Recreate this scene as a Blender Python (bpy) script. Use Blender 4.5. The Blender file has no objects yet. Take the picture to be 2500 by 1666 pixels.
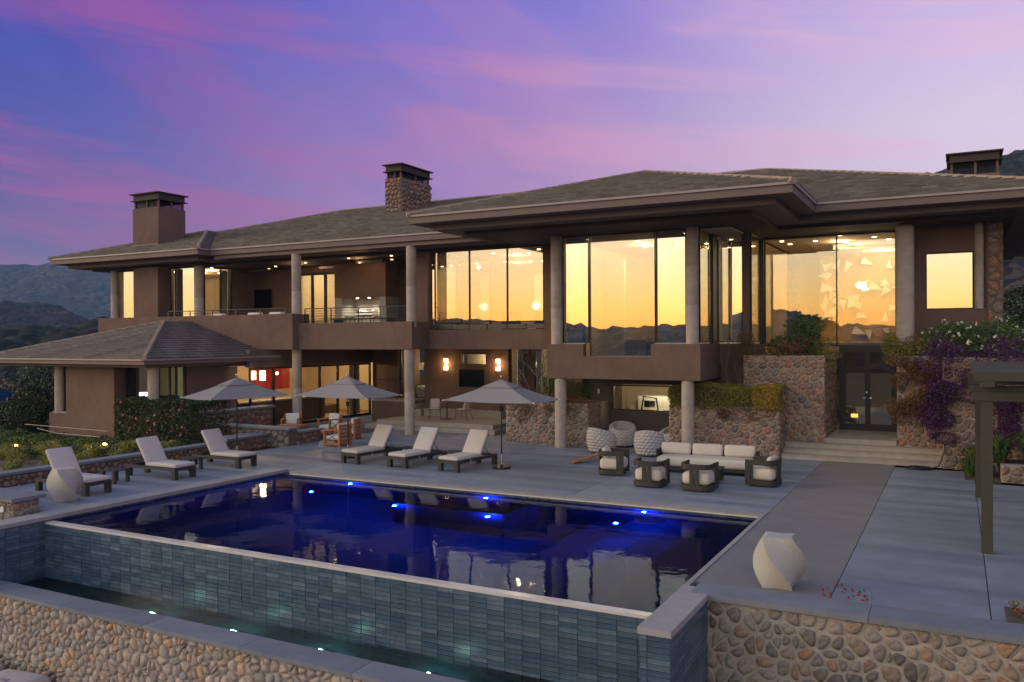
import bpy, bmesh, math, random
from mathutils import Vector, Matrix
R = math.radians
sc = bpy.context.scene
COL = sc.collection
random.seed(7)

# ------------------------------------------------------------------ camera
cd = bpy.data.cameras.new('camera'); cam = bpy.data.objects.new('camera', cd); COL.objects.link(cam)
yaw, pitch, roll = 0.488187795, -0.00213726757, -0.00513811752
f = Vector((-math.sin(yaw), math.cos(yaw), 0)); r = Vector((math.cos(yaw), math.sin(yaw), 0)); u = Vector((0, 0, 1))
f2 = f*math.cos(pitch)+u*math.sin(pitch); u2 = u*math.cos(pitch)-f*math.sin(pitch)
r3 = r*math.cos(roll)+u2*math.sin(roll); u3 = u2*math.cos(roll)-r*math.sin(roll)
m = Matrix((r3, u3, -f2)).transposed().to_4x4(); m.translation = Vector((0, 0, 3.8))
cam.matrix_world = m
cd.sensor_width = 36; cd.lens = 36*2050.67/2500; cd.clip_end = 20000; cd.clip_start = 0.1
sc.camera = cam

# ------------------------------------------------------------------ world, sun, exposure
SUN_AZ = Vector((-0.45, -1, 0)).normalized()
w = bpy.data.worlds.new('World'); sc.world = w; w.use_nodes = True
nt = w.node_tree; nt.nodes.clear(); N = nt.nodes.new; L = nt.links.new
def mth(op, a, b=None, c=None, clamp=False):
    n = N('ShaderNodeMath'); n.operation = op; n.use_clamp = clamp
    for i, v in enumerate((a, b, c)):
        if v is None: continue
        if isinstance(v, (int, float)): n.inputs[i].default_value = v
        else: L(v, n.inputs[i])
    return n.outputs[0]
def ramp(fac, stops, interp='LINEAR'):
    n = N('ShaderNodeValToRGB'); cr = n.color_ramp; cr.interpolation = interp
    while len(cr.elements) < len(stops): cr.elements.new(0.5)
    for e, (p, c) in zip(cr.elements, stops): e.position = p; e.color = (*c, 1)
    L(fac, n.inputs[0]); return n.outputs[0]
def mixc(fac, a, b, typ='MIX'):
    n = N('ShaderNodeMix'); n.data_type = 'RGBA'; n.blend_type = typ
    if isinstance(fac, (int, float)): n.inputs[0].default_value = fac
    else: L(fac, n.inputs[0])
    for k, v in ((6, a), (7, b)):
        if isinstance(v, tuple): n.inputs[k].default_value = (*v, 1)
        else: L(v, n.inputs[k])
    return n.outputs[2]
def mrange(v, a, b, c=0, d=1, smooth=True):
    n = N('ShaderNodeMapRange'); n.interpolation_type = 'SMOOTHSTEP' if smooth else 'LINEAR'
    L(v, n.inputs[0]); n.inputs[1].default_value = a; n.inputs[2].default_value = b; n.inputs[3].default_value = c; n.inputs[4].default_value = d
    return n.outputs[0]
tc = N('ShaderNodeTexCoord'); sep = N('ShaderNodeSeparateXYZ'); L(tc.outputs['Generated'], sep.inputs[0])
DX, DY, DZ = sep.outputs
el = mth('ARCSINE', mth('MINIMUM', mth('MAXIMUM', DZ, -1.0), 1.0))          # elevation, radians
hl = mth('SQRT', mth('ADD', mth('MULTIPLY', DX, DX), mth('MULTIPLY', DY, DY)))
nx = mth('DIVIDE', DX, mth('MAXIMUM', hl, 0.01)); ny = mth('DIVIDE', DY, mth('MAXIMUM', hl, 0.01))
# side coordinate: -1 dark west-left ... +1 bright right of the view
side = mth('ADD', mth('MULTIPLY', nx, 0.88), mth('MULTIPLY', ny, 0.47))
e01 = mrange(el, 0.0, 0.62, smooth=False)
s01 = mrange(side, -0.55, 0.55, smooth=False)
def srgb(*c): return tuple(((v/255)/12.92 if v/255 <= .04045 else ((v/255+.055)/1.055)**2.4) for v in c)
lowL, lowR = srgb(118, 98, 150), srgb(236, 214, 236)
left = ramp(e01, [(0, srgb(150, 108, 146)), (.16, srgb(114, 92, 150)), (.36, srgb(92, 84, 166)), (.62, srgb(76, 80, 178)), (.8, srgb(64, 84, 184)), (1, srgb(54, 72, 168))])
mid = ramp(e01, [(0, srgb(208, 150, 196)), (.35, srgb(176, 136, 196)), (.6, srgb(146, 126, 208)), (.82, srgb(104, 108, 206)), (1, srgb(84, 98, 196))])
right = ramp(e01, [(0, srgb(250, 232, 242)), (.35, srgb(238, 218, 240)), (.6, srgb(210, 188, 238)), (.85, srgb(184, 168, 232)), (1, srgb(150, 146, 218))])
a1 = mixc(mrange(s01, 0.0, 0.5), left, mid)
front = mixc(mrange(s01, 0.45, 1.0), a1, right)
# long thin cloud streaks, slightly tilted
comb = N('ShaderNodeCombineXYZ'); L(mth('MULTIPLY', side, 1.7), comb.inputs[0])
L(mth('ADD', mth('MULTIPLY', el, 14.0), mth('MULTIPLY', side, 1.3)), comb.inputs[1]); L(mth('MULTIPLY', ny, 0.6), comb.inputs[2])
nz = N('ShaderNodeTexNoise'); L(comb.outputs[0], nz.inputs['Vector']); nz.inputs['Scale'].default_value = 1.5; nz.inputs['Detail'].default_value = 7; nz.inputs['Roughness'].default_value = .58; nz.inputs['Distortion'].default_value = .6
nb = N('ShaderNodeCombineXYZ'); L(mth('MULTIPLY', side, 1.2), nb.inputs[0]); L(mth('ADD', mth('MULTIPLY', el, 4.0), mth('MULTIPLY', side, 2.6)), nb.inputs[1])
nz2 = N('ShaderNodeTexNoise'); L(nb.outputs[0], nz2.inputs['Vector']); nz2.inputs['Scale'].default_value = 1.3; nz2.inputs['Detail'].default_value = 4; nz2.inputs['Roughness'].default_value = .5
pinkL, pinkR = srgb(176, 88, 156), srgb(244, 196, 222)
pink = mixc(mrange(s01, .15, .95), pinkL, pinkR)
pf = mth('MULTIPLY', mrange(nz.outputs[0], .44, .64), mrange(el, .62, .16))
pf2 = mth('MULTIPLY', mth('ADD', mth('MULTIPLY', pf, .58), mth('MULTIPLY', mth('MULTIPLY', mrange(nz2.outputs[0], .45, .62), mrange(el, .6, .3)), .30)), .95, clamp=True)
front = mixc(pf2, front, pink)
bl = mth('MULTIPLY', mth('MULTIPLY', mrange(nz2.outputs[0], .5, .32), mrange(s01, .8, .35)), .35)
front = mixc(bl, front, srgb(104, 106, 190))
# the afterglow behind the camera (seen in the window glass)
back = ramp(mrange(el, -0.02, 1.2, smooth=False), [(0, (1.75, .66, .09)), (.025, (1.80, .88, .17)), (.05, (1.72, 1.10, .36)), (.08, (1.58, 1.24, .66)), (.12, (1.50, 1.36, 1.0)), (.16, (1.75, 1.6, 1.25)), (.22, (1.75, 1.6, 1.3)), (.32, (1.35, 1.32, 1.25)), (.5, (.76, .83, 1.0)), (1, (.19, .26, .55))])
bf = mrange(mth('ADD', mth('MULTIPLY', nx, SUN_AZ.x), mth('MULTIPLY', ny, SUN_AZ.y)), 0.0, 0.55)
bf = mth('MULTIPLY', bf, mrange(el, 1.45, .9))
hs = N('ShaderNodeHueSaturation'); hs.inputs['Hue'].default_value = .493; hs.inputs['Saturation'].default_value = 1.14; hs.inputs['Value'].default_value = .96; L(front, hs.inputs['Color']); front = hs.outputs[0]
zen = mixc(mrange(el, .5, .95), front, srgb(128, 144, 172))
skycol = mixc(bf, zen, back)
below = mrange(el, -0.05, 0.0)
skycol = mixc(below, (.03, .03, .035), skycol)
nish = N('ShaderNodeTexSky'); nish.sky_type = 'NISHITA'; nish.sun_disc = False
nish.sun_elevation = R(1.0); nish.sun_rotation = math.atan2(SUN_AZ.x, SUN_AZ.y)
tot = N('ShaderNodeMix'); tot.data_type = 'RGBA'; tot.blend_type = 'ADD'; tot.inputs[0].default_value = 0.05
L(skycol, tot.inputs[6]); L(nish.outputs[0], tot.inputs[7])
bg = N('ShaderNodeBackground'); L(tot.outputs[2], bg.inputs[0]); bg.inputs[1].default_value = 0.79
out = N('ShaderNodeOutputWorld'); L(bg.outputs[0], out.inputs[0])

sl = bpy.data.lights.new('sun', 'SUN'); sl.energy = 1.4; sl.angle = R(24); sl.color = (1.0, .70, .44)
so = bpy.data.objects.new('sun', sl); COL.objects.link(so)
so.rotation_euler = (-Vector((-1.0, -.42, 0.30))).to_track_quat('-Z', 'Y').to_euler()

sc.view_settings.view_transform = 'Standard'; sc.view_settings.look = 'None'
sc.view_settings.exposure = 0.34; sc.view_settings.gamma = 1
sc.render.engine = 'CYCLES'
cy = sc.cycles; cy.use_denoising = True; cy.max_bounces = 8; cy.diffuse_bounces = 3; cy.glossy_bounces = 4
cy.transmission_bounces = 6; cy.transparent_max_bounces = 12; cy.caustics_reflective = False; cy.caustics_refractive = False
cy.sample_clamp_indirect = 4; cy.use_adaptive_sampling = True

# ------------------------------------------------------------------ materials
def newmat(name):
    m = bpy.data.materials.new(name); m.use_nodes = True
    return m, m.node_tree, m.node_tree.nodes['Principled BSDF']
def mat(name, col, rough=.7, metal=0, var=.15, vscale=3.0, bump=0.0, bscale=60, spec=.5, island=None, objrand=None, stain=None, ramp_cols=None):
    """procedural surface: base colour, fine noise variation, bump; colour ramp picked per object or per island"""
    m, nt, p = newmat(name); N = nt.nodes.new; L = nt.links.new
    tc = N('ShaderNodeTexCoord')
    n1 = N('ShaderNodeTexNoise'); n1.inputs['Scale'].default_value = vscale; n1.inputs['Detail'].default_value = 8; n1.inputs['Roughness'].default_value = .65
    L(tc.outputs['Object'], n1.inputs['Vector'])
    base = None
    if ramp_cols:
        cr = N('ShaderNodeValToRGB'); e = cr.color_ramp
        while len(e.elements) < len(ramp_cols): e.elements.new(.5)
        for i, c in enumerate(ramp_cols): e.elements[i].position = i/(len(ramp_cols)-1); e.elements[i].color = (*c, 1)
        if island:
            g = N('ShaderNodeNewGeometry'); L(g.outputs['Random Per Island'], cr.inputs[0])
        else:
            g = N('ShaderNodeObjectInfo'); L(g.outputs['Random'], cr.inputs[0])
        base = cr.outputs[0]
    mx = N('ShaderNodeMix'); mx.data_type = 'RGBA'; mx.blend_type = 'MULTIPLY'; mx.inputs[0].default_value = 1
    if base: L(base, mx.inputs[6])
    else: mx.inputs[6].default_value = (*col, 1)
    mr = N('ShaderNodeMapRange'); mr.inputs[1].default_value = .3; mr.inputs[2].default_value = .7; mr.inputs[3].default_value = 1-var; mr.inputs[4].default_value = 1+var
    L(n1.outputs[0], mr.inputs[0]); L(mr.outputs[0], mx.inputs[7]); c = mx.outputs[2]
    if objrand:
        oi = N('ShaderNodeObjectInfo'); mo = N('ShaderNodeMapRange'); mo.inputs[3].default_value = 1-objrand; mo.inputs[4].default_value = 1+objrand; L(oi.outputs['Random'], mo.inputs[0])
        xo = N('ShaderNodeMix'); xo.data_type = 'RGBA'; xo.blend_type = 'MULTIPLY'; xo.inputs[0].default_value = 1; L(c, xo.inputs[6]); L(mo.outputs[0], xo.inputs[7]); c = xo.outputs[2]
    if stain:
        (sc_, amt, scol, sx, sy) = stain
        mp = N('ShaderNodeMapping'); mp.inputs['Scale'].default_value = (sx, sy, 1); L(tc.outputs['Object'], mp.inputs[0])
        n3 = N('ShaderNodeTexNoise'); n3.inputs['Scale'].default_value = sc_; n3.inputs['Detail'].default_value = 5; L(mp.outputs[0], n3.inputs['Vector'])
        m3 = N('ShaderNodeMapRange'); m3.inputs[1].default_value = .42; m3.inputs[2].default_value = .66; m3.inputs[4].default_value = amt; L(n3.outputs[0], m3.inputs[0])
        x3 = N('ShaderNodeMix'); x3.data_type = 'RGBA'; L(m3.outputs[0], x3.inputs[0]); L(c, x3.inputs[6]); x3.inputs[7].default_value = (*scol, 1); c = x3.outputs[2]
    L(c, p.inputs['Base Color'])
    p.inputs['Roughness'].default_value = rough; p.inputs['Metallic'].default_value = metal; p.inputs['Specular IOR Level'].default_value = spec
    if bump:
        n2 = N('ShaderNodeTexNoise'); n2.inputs['Scale'].default_value = bscale; n2.inputs['Detail'].default_value = 4; L(tc.outputs['Object'], n2.inputs['Vector'])
        b = N('ShaderNodeBump'); b.inputs['Strength'].default_value = bump; b.inputs['Distance'].default_value = .02
        L(n2.outputs[0], b.inputs['Height']); L(b.outputs[0], p.inputs['Normal'])
    return m
def emis(name, col, s):
    m, nt, p = newmat(name); p.inputs['Base Color'].default_value = (*col, 1)
    p.inputs['Emission Color'].default_value = (*col, 1); p.inputs['Emission Strength'].default_value = s; return m
def glass(name, refl, tint=(1, 1, 1), rough=0.0):
    m = bpy.data.materials.new(name); m.use_nodes = True; nt = m.node_tree; nt.nodes.clear(); N = nt.nodes.new; L = nt.links.new
    g = N('ShaderNodeBsdfGlossy'); g.inputs['Roughness'].default_value = rough; g.inputs['Color'].default_value = (1, .97, .93, 1)
    t = N('ShaderNodeBsdfTransparent'); t.inputs[0].default_value = (*tint, 1)
    mx = N('ShaderNodeMixShader')
    lw = N('ShaderNodeLayerWeight'); lw.inputs[0].default_value = .5
    pw = N('ShaderNodeMath'); pw.operation = 'POWER'; pw.inputs[1].default_value = 5; L(lw.outputs['Facing'], pw.inputs[0])
    mr = N('ShaderNodeMapRange'); mr.inputs[3].default_value = refl; mr.inputs[4].default_value = 1.0; L(pw.outputs[0], mr.inputs[0])
    # warp: panes are never perfectly flat
    tcn = N('ShaderNodeTexCoord'); nn = N('ShaderNodeTexNoise'); nn.inputs['Scale'].default_value = .8; nn.inputs['Detail'].default_value = 1; L(tcn.outputs['Object'], nn.inputs['Vector'])
    bp = N('ShaderNodeBump'); bp.inputs['Strength'].default_value = .12; bp.inputs['Distance'].default_value = .01; L(nn.outputs[0], bp.inputs['Height']); L(bp.outputs[0], g.inputs['Normal'])
    L(mr.outputs[0], mx.inputs[0]); L(t.outputs[0], mx.inputs[1]); L(g.outputs[0], mx.inputs[2])
    o = N('ShaderNodeOutputMaterial'); L(mx.outputs[0], o.inputs[0]); return m
def water(name, tint, bump=.06, scale=1.2, gl=(.50, .55, .62)):
    m = bpy.data.materials.new(name); m.use_nodes = True; nt = m.node_tree; nt.nodes.clear(); N = nt.nodes.new; L = nt.links.new
    g = N('ShaderNodeBsdfGlossy'); g.inputs['Roughness'].default_value = 0.015; g.inputs['Color'].default_value = (*gl, 1)
    t = N('ShaderNodeBsdfRefraction'); t.inputs['Color'].default_value = (*tint, 1); t.inputs['IOR'].default_value = 1.33; t.inputs['Roughness'].default_value = .0
    fr = N('ShaderNodeFresnel'); fr.inputs[0].default_value = 1.33
    tcn = N('ShaderNodeTexCoord'); nn = N('ShaderNodeTexNoise'); nn.inputs['Scale'].default_value = scale; nn.inputs['Detail'].default_value = 3; L(tcn.outputs['Object'], nn.inputs['Vector'])
    bp = N('ShaderNodeBump'); bp.inputs['Strength'].default_value = bump; bp.inputs['Distance'].default_value = .03; L(nn.outputs[0], bp.inputs['Height'])
    for n_ in (g, t, fr): L(bp.outputs[0], n_.inputs['Normal'])
    mx = N('ShaderNodeMixShader'); L(fr.outputs[0], mx.inputs[0]); L(t.outputs[0], mx.inputs[1]); L(g.outputs[0], mx.inputs[2])
    o = N('ShaderNodeOutputMaterial'); L(mx.outputs[0], o.inputs[0]); return m
def leafmat(name, cols, rough=.6):
    return mat(name, (0, 0, 0), rough, var=.25, vscale=.9, ramp_cols=cols, island=True, spec=.25)

M = {}
M['stucco'] = mat('brown_stucco', (.168, .108, .084), .92, var=.16, vscale=.9, stain=(2.5, .22, (.105, .07, .056), 1.6, 1.6), bump=.35, bscale=90, spec=.2)
M['stucco_grey'] = mat('grey_stucco', (.12, .095, .082), .92, var=.1, vscale=1.3, bump=.3, bscale=90, spec=.2)
M['column'] = mat('cast_column', (.40, .335, .285), .85, var=.16, vscale=4, bump=.3, bscale=45, spec=.25)
M['fascia'] = mat('painted_fascia', (.160, .112, .098), .7, var=.08, vscale=2)
M['gutter'] = mat('gutter_metal', (.33, .265, .24), .5, var=.06)
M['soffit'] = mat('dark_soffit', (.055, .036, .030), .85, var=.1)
M['roof'] = mat('concrete_roof_tile', (0, 0, 0), .85, var=.2, vscale=2.2, bump=.3, bscale=30, island=True, ramp_cols=[(.098, .085, .075), (.150, .130, .114), (.118, .102, .090), (.178, .155, .136)], spec=.25)
M['ridge'] = mat('ridge_tile', (.32, .235, .17), .8, var=.15, vscale=3)
M['frame'] = mat('bronze_frame', (.028, .022, .019), .45, metal=.3, var=.05)
M['steel'] = mat('railing_metal', (.10, .095, .09), .4, metal=.7, var=.05)
M['glass_bright'] = glass('coated_glass_bright', .68, (.95, .97, .93))
M['glass'] = glass('coated_glass', .38, (.96, .95, .9))
M['glass_mid'] = glass('coated_glass_mid', .30, (.97, .96, .92))
M['glass_soft'] = glass('clear_glass', .10, (.96, .97, .95))
M['glass_dark'] = glass('dark_tinted_glass', .10, (.35, .38, .38))
M['in_wall'] = mat('warm_plaster', (.62, .50, .34), .9, var=.06)
M['in_tan'] = mat('tan_plaster', (.42, .27, .12), .9, var=.06)
M['in_ceil'] = mat('plaster_ceiling', (.55, .44, .32), .9, var=.04)
M['in_floor'] = mat('wood_floor', (.22, .14, .08), .5, var=.2)
M['in_brown'] = mat('walnut_panel', (.09, .055, .035), .6, var=.2)
M['white'] = mat('white_plaster', (.72, .70, .64), .8, var=.05)
M['lamp'] = emis('lamp_glow', (1, .78, .42), 22)
M['lamp_dim'] = emis('lamp_glow_dim', (1, .62, .25), 9)
M['lamp_amber'] = emis('amber_glow', (1, .42, .06), 2.2)
M['lamp_white'] = emis('lamp_shade_glow', (1, .93, .78), 3.2)
M['blue_lamp'] = emis('pool_lamp_glow', (.012, .014, 1), 45)
M['teal_lamp'] = emis('trough_lamp_glow', (.75, 1, .72), 14)
M['yellow_lamp'] = emis('path_lamp_glow', (1, .66, .12), 10)
deck_st = (1.1, .45, (.13, .145, .175), .25, 1.6)
M['deck'] = mat('broomed_concrete', (.232, .26, .30), .58, var=.16, vscale=1.4, bump=.12, bscale=120, objrand=.12, stain=(.9, 1.0, (.15, .165, .20), .16, 1.5))
M['deck_warm'] = mat('warm_concrete', (.20, .192, .19), .62, var=.14, vscale=1.2, bump=.12, bscale=120, objrand=.08, stain=(1.0, .6, (.17, .16, .16), .3, 1.2))
M['step'] = mat('step_concrete', (.36, .31, .26), .75, var=.14, vscale=2.5, bump=.15, bscale=80)
M['coping'] = mat('coping_stone', (.31, .29, .28), .7, objrand=.1, var=.12, vscale=3, bump=.12, bscale=100)
M['cap'] = mat('bluestone_cap', (.17, .18, .205), .7, objrand=.12, var=.14, vscale=2.2, bump=.15, bscale=90)
M['grout'] = mat('mortar', (.36, .31, .26), .95, var=.2, vscale=9, bump=.5, bscale=50)
M['grout_warm'] = mat('warm_mortar', (.37, .295, .235), .95, var=.25, vscale=9, bump=.5, bscale=50)
M['grout_dark'] = mat('dark_mortar', (.15, .11, .085), .95, var=.2, vscale=9, bump=.5, bscale=50)
pal_a = [(.20, .155, .12), (.29, .20, .135), (.12, .095, .08), (.27, .235, .19), (.33, .17, .09), (.17, .15, .135), (.23, .13, .09), (.31, .265, .215), (.09, .078, .07), (.25, .19, .14)]
pal_b = [(.27, .12, .075), (.15, .105, .085), (.33, .17, .10), (.21, .14, .105), (.31, .13, .065), (.12, .095, .085), (.32, .22, .145), (.24, .155, .11), (.18, .15, .135)]
pal_c = [(0.416, 0.325, 0.247), (0.338, 0.293, 0.247), (0.520, 0.338, 0.195), (0.286, 0.247, 0.221), (0.520, 0.442, 0.351), (0.364, 0.273, 0.221), (0.338, 0.312, 0.280), (0.442, 0.364, 0.293), (0.247, 0.215, 0.195)]
def stonemats(k, pal):
    M[k] = mat(k, (0, 0, 0), .85, var=.35, vscale=14, bump=.6, bscale=38, ramp_cols=pal, stain=(16, .22, (.40, .36, .31), 1, 1))
    M[k+'_i'] = mat(k+'_joined', (0, 0, 0), .85, var=.35, vscale=14, bump=.6, bscale=38, ramp_cols=pal, island=True)
stonemats('fieldstone', pal_a); stonemats('redstone', pal_b); stonemats('cobble', pal_c)
pal_t = [(.048, .088, .134), (.064, .108, .152), (.042, .080, .122), (.088, .132, .172), (.056, .098, .142), (.120, .165, .205), (.048, .086, .130)]
M['tile'] = mat('glazed_tile', (0, 0, 0), .3, var=.35, vscale=7, bump=.15, bscale=18, ramp_cols=pal_t)
M['tile_i'] = mat('glazed_tile_joined', (0, 0, 0), .3, var=.35, vscale=7, bump=.15, bscale=18, ramp_cols=pal_t, island=True)
M['tile_grout'] = mat('tile_grout', (.09, .13, .135), .9, var=.1)
M['basin_tile'] = mat('basin_tile', (.12, .25, .32), .6, var=.3)
M['pool_in'] = mat('pool_plaster', (.003, .028, .12), .6, var=.15)
M['lip'] = mat('wet_pale_lip', (.62, .57, .52), .2, var=.06)
M['water'] = water('pool_water', (.50, .72, 1.0), .13, 2.2)
M['water2'] = water('trough_water', (.45, .8, .9), .25, 4, (1, 1, 1))
M['cushion'] = mat('oatmeal_cushion', (.56, .50, .45), .95, var=.05, vscale=6, bump=.15, bscale=140, spec=.15)
M['cushion_in'] = mat('cream_cushion', (.60, .53, .44), .95, var=.05, vscale=6, bump=.15, bscale=140, spec=.15)
M['alu'] = mat('charcoal_aluminium', (.040, .038, .034), .55, metal=.2, var=.1)
M['alu_b'] = mat('bronze_aluminium', (.040, .036, .028), .55, metal=.2, var=.1)
M['teak'] = mat('oiled_teak', (.42, .155, .055), .55, var=.25, vscale=8)
M['rope'] = mat('woven_rope', (.46, .43, .40), .95, var=.12, vscale=12, bump=.5, bscale=80, spec=.15)
M['canopy'] = mat('taupe_canvas', (.27, .25, .245), .95, var=.05, vscale=3, spec=.1)
M['chrome'] = mat('brushed_steel', (.7, .68, .65), .25, metal=1, var=.03)
M['black'] = mat('black_plastic', (.012, .012, .013), .35, var=.05)
M['screen'] = mat('dark_screen', (.004, .004, .005), .12, var=.02)
M['cast'] = mat('cast_limestone', (.43, .405, .35), .8, var=.14, vscale=5, bump=.3, bscale=45, stain=(5, .3, (.30, .28, .24), 1, 1))
M['pergola'] = mat('olive_bronze_timber', (.048, .042, .027), .7, var=.12, vscale=5)
M['red_paint'] = mat('red_canvas', (.45, .02, .015), .7, var=.1)
M['blue_cloth'] = mat('blue_tarp', (.02, .12, .5), .7, var=.1)
M['mesh'] = glass('spark_mesh', .01, (.45, .44, .45), .6)
M['curtain'] = mat('sheer_curtain', (.45, .50, .45), .95, var=.1)
M['soil'] = mat('bark_soil', (.085, .062, .048), .95, var=.4, vscale=6, bump=.8, bscale=25)
M['grass_ground'] = mat('dry_hillside', (.085, .080, .045), .95, var=.4, vscale=.6, bump=.6, bscale=6)
M['hill'] = mat('forest_slope', (.050, .062, .050), 1, var=.55, vscale=.03, bump=1, bscale=.12, stain=(.012, .5, (.10, .085, .065), 1, 1))
def hillmat(name, c1, c2, sc_, bd):
    m, nt, p = newmat(name); N = nt.nodes.new; L = nt.links.new; tc = N('ShaderNodeTexCoord')
    v = N('ShaderNodeTexVoronoi'); v.inputs['Scale'].default_value = sc_; L(tc.outputs['Object'], v.inputs['Vector'])
    n = N('ShaderNodeTexNoise'); n.inputs['Scale'].default_value = sc_*.12; n.inputs['Detail'].default_value = 8; L(tc.outputs['Object'], n.inputs['Vector'])
    mr = N('ShaderNodeMapRange'); mr.inputs[1].default_value = .35; mr.inputs[2].default_value = .65; L(n.outputs[0], mr.inputs[0])
    mx = N('ShaderNodeMix'); mx.data_type = 'RGBA'; mx.inputs[6].default_value = (*c1, 1); mx.inputs[7].default_value = (*c2, 1); L(mr.outputs[0], mx.inputs[0])
    m2 = N('ShaderNodeMix'); m2.data_type = 'RGBA'; m2.blend_type = 'MULTIPLY'; m2.inputs[0].default_value = .85; L(mx.outputs[2], m2.inputs[6]); bw = N('ShaderNodeRGBToBW'); L(v.outputs['Color'], bw.inputs[0]); L(bw.outputs[0], m2.inputs[7])
    L(m2.outputs[2], p.inputs['Base Color']); p.inputs['Roughness'].default_value = 1; p.inputs['Specular IOR Level'].default_value = .05
    b = N('ShaderNodeBump'); b.invert = True; b.inputs['Strength'].default_value = 1; b.inputs['Distance'].default_value = bd; L(v.outputs['Distance'], b.inputs['Height']); L(b.outputs[0], p.inputs['Normal'])
    return m
M['hill'] = hillmat('forest_slope', (.05, .075, .05), (.13, .10, .08), .11, 7)
M['hill_near'] = hillmat('wooded_slope', (.035, .055, .035), (.10, .075, .06), .22, 4)
M['bark'] = mat('grey_bark', (.17, .13, .11), .9, var=.3, vscale=12)
M['wood_board'] = mat('stained_board', (.36, .17, .08), .6, var=.2)
M['leaf_dark'] = leafmat('dark_leaf', [(0.022, 0.037, 0.015), (0.044, 0.069, 0.022), (0.033, 0.050, 0.018), (0.062, 0.081, 0.025)])
M['leaf_green'] = leafmat('green_leaf', [(0.047, 0.088, 0.022), (0.081, 0.135, 0.027), (0.061, 0.095, 0.027), (0.121, 0.162, 0.041)])
M['leaf_rust'] = leafmat('rust_tip_leaf', [(.42, .20, .03), (.34, .24, .04), (.24, .17, .03)])
M['leaf_gold'] = leafmat('golden_leaf', [(0.105, 0.128, 0.027), (0.180, 0.180, 0.030), (0.240, 0.180, 0.030), (0.090, 0.120, 0.030), (0.330, 0.180, 0.030)])
M['leaf_brown'] = leafmat('russet_leaf', [(0.130, 0.058, 0.026), (0.182, 0.098, 0.046), (0.091, 0.065, 0.026), (0.221, 0.078, 0.039), (0.078, 0.085, 0.026)])
M['leaf_purple'] = leafmat('purple_bract', [(0.073, 0.016, 0.097), (0.129, 0.029, 0.161), (0.040, 0.016, 0.040), (0.097, 0.024, 0.073), (0.024, 0.032, 0.016), (0.048, 0.012, 0.064)])
M['leaf_red'] = leafmat('red_leaf', [(.20, .02, .02), (.30, .04, .03), (.10, .03, .02)])
M['grass_y'] = leafmat('ornamental_grass', [(0.266, 0.247, 0.038), (0.190, 0.209, 0.038), (0.361, 0.304, 0.057), (0.133, 0.171, 0.038)])
M['petal_pink'] = leafmat('pink_petal', [(.45, .12, .17), (.55, .22, .25), (.38, .08, .12)])
M['petal_white'] = leafmat('white_petal', [(.75, .72, .62), (.65, .62, .5)])

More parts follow.
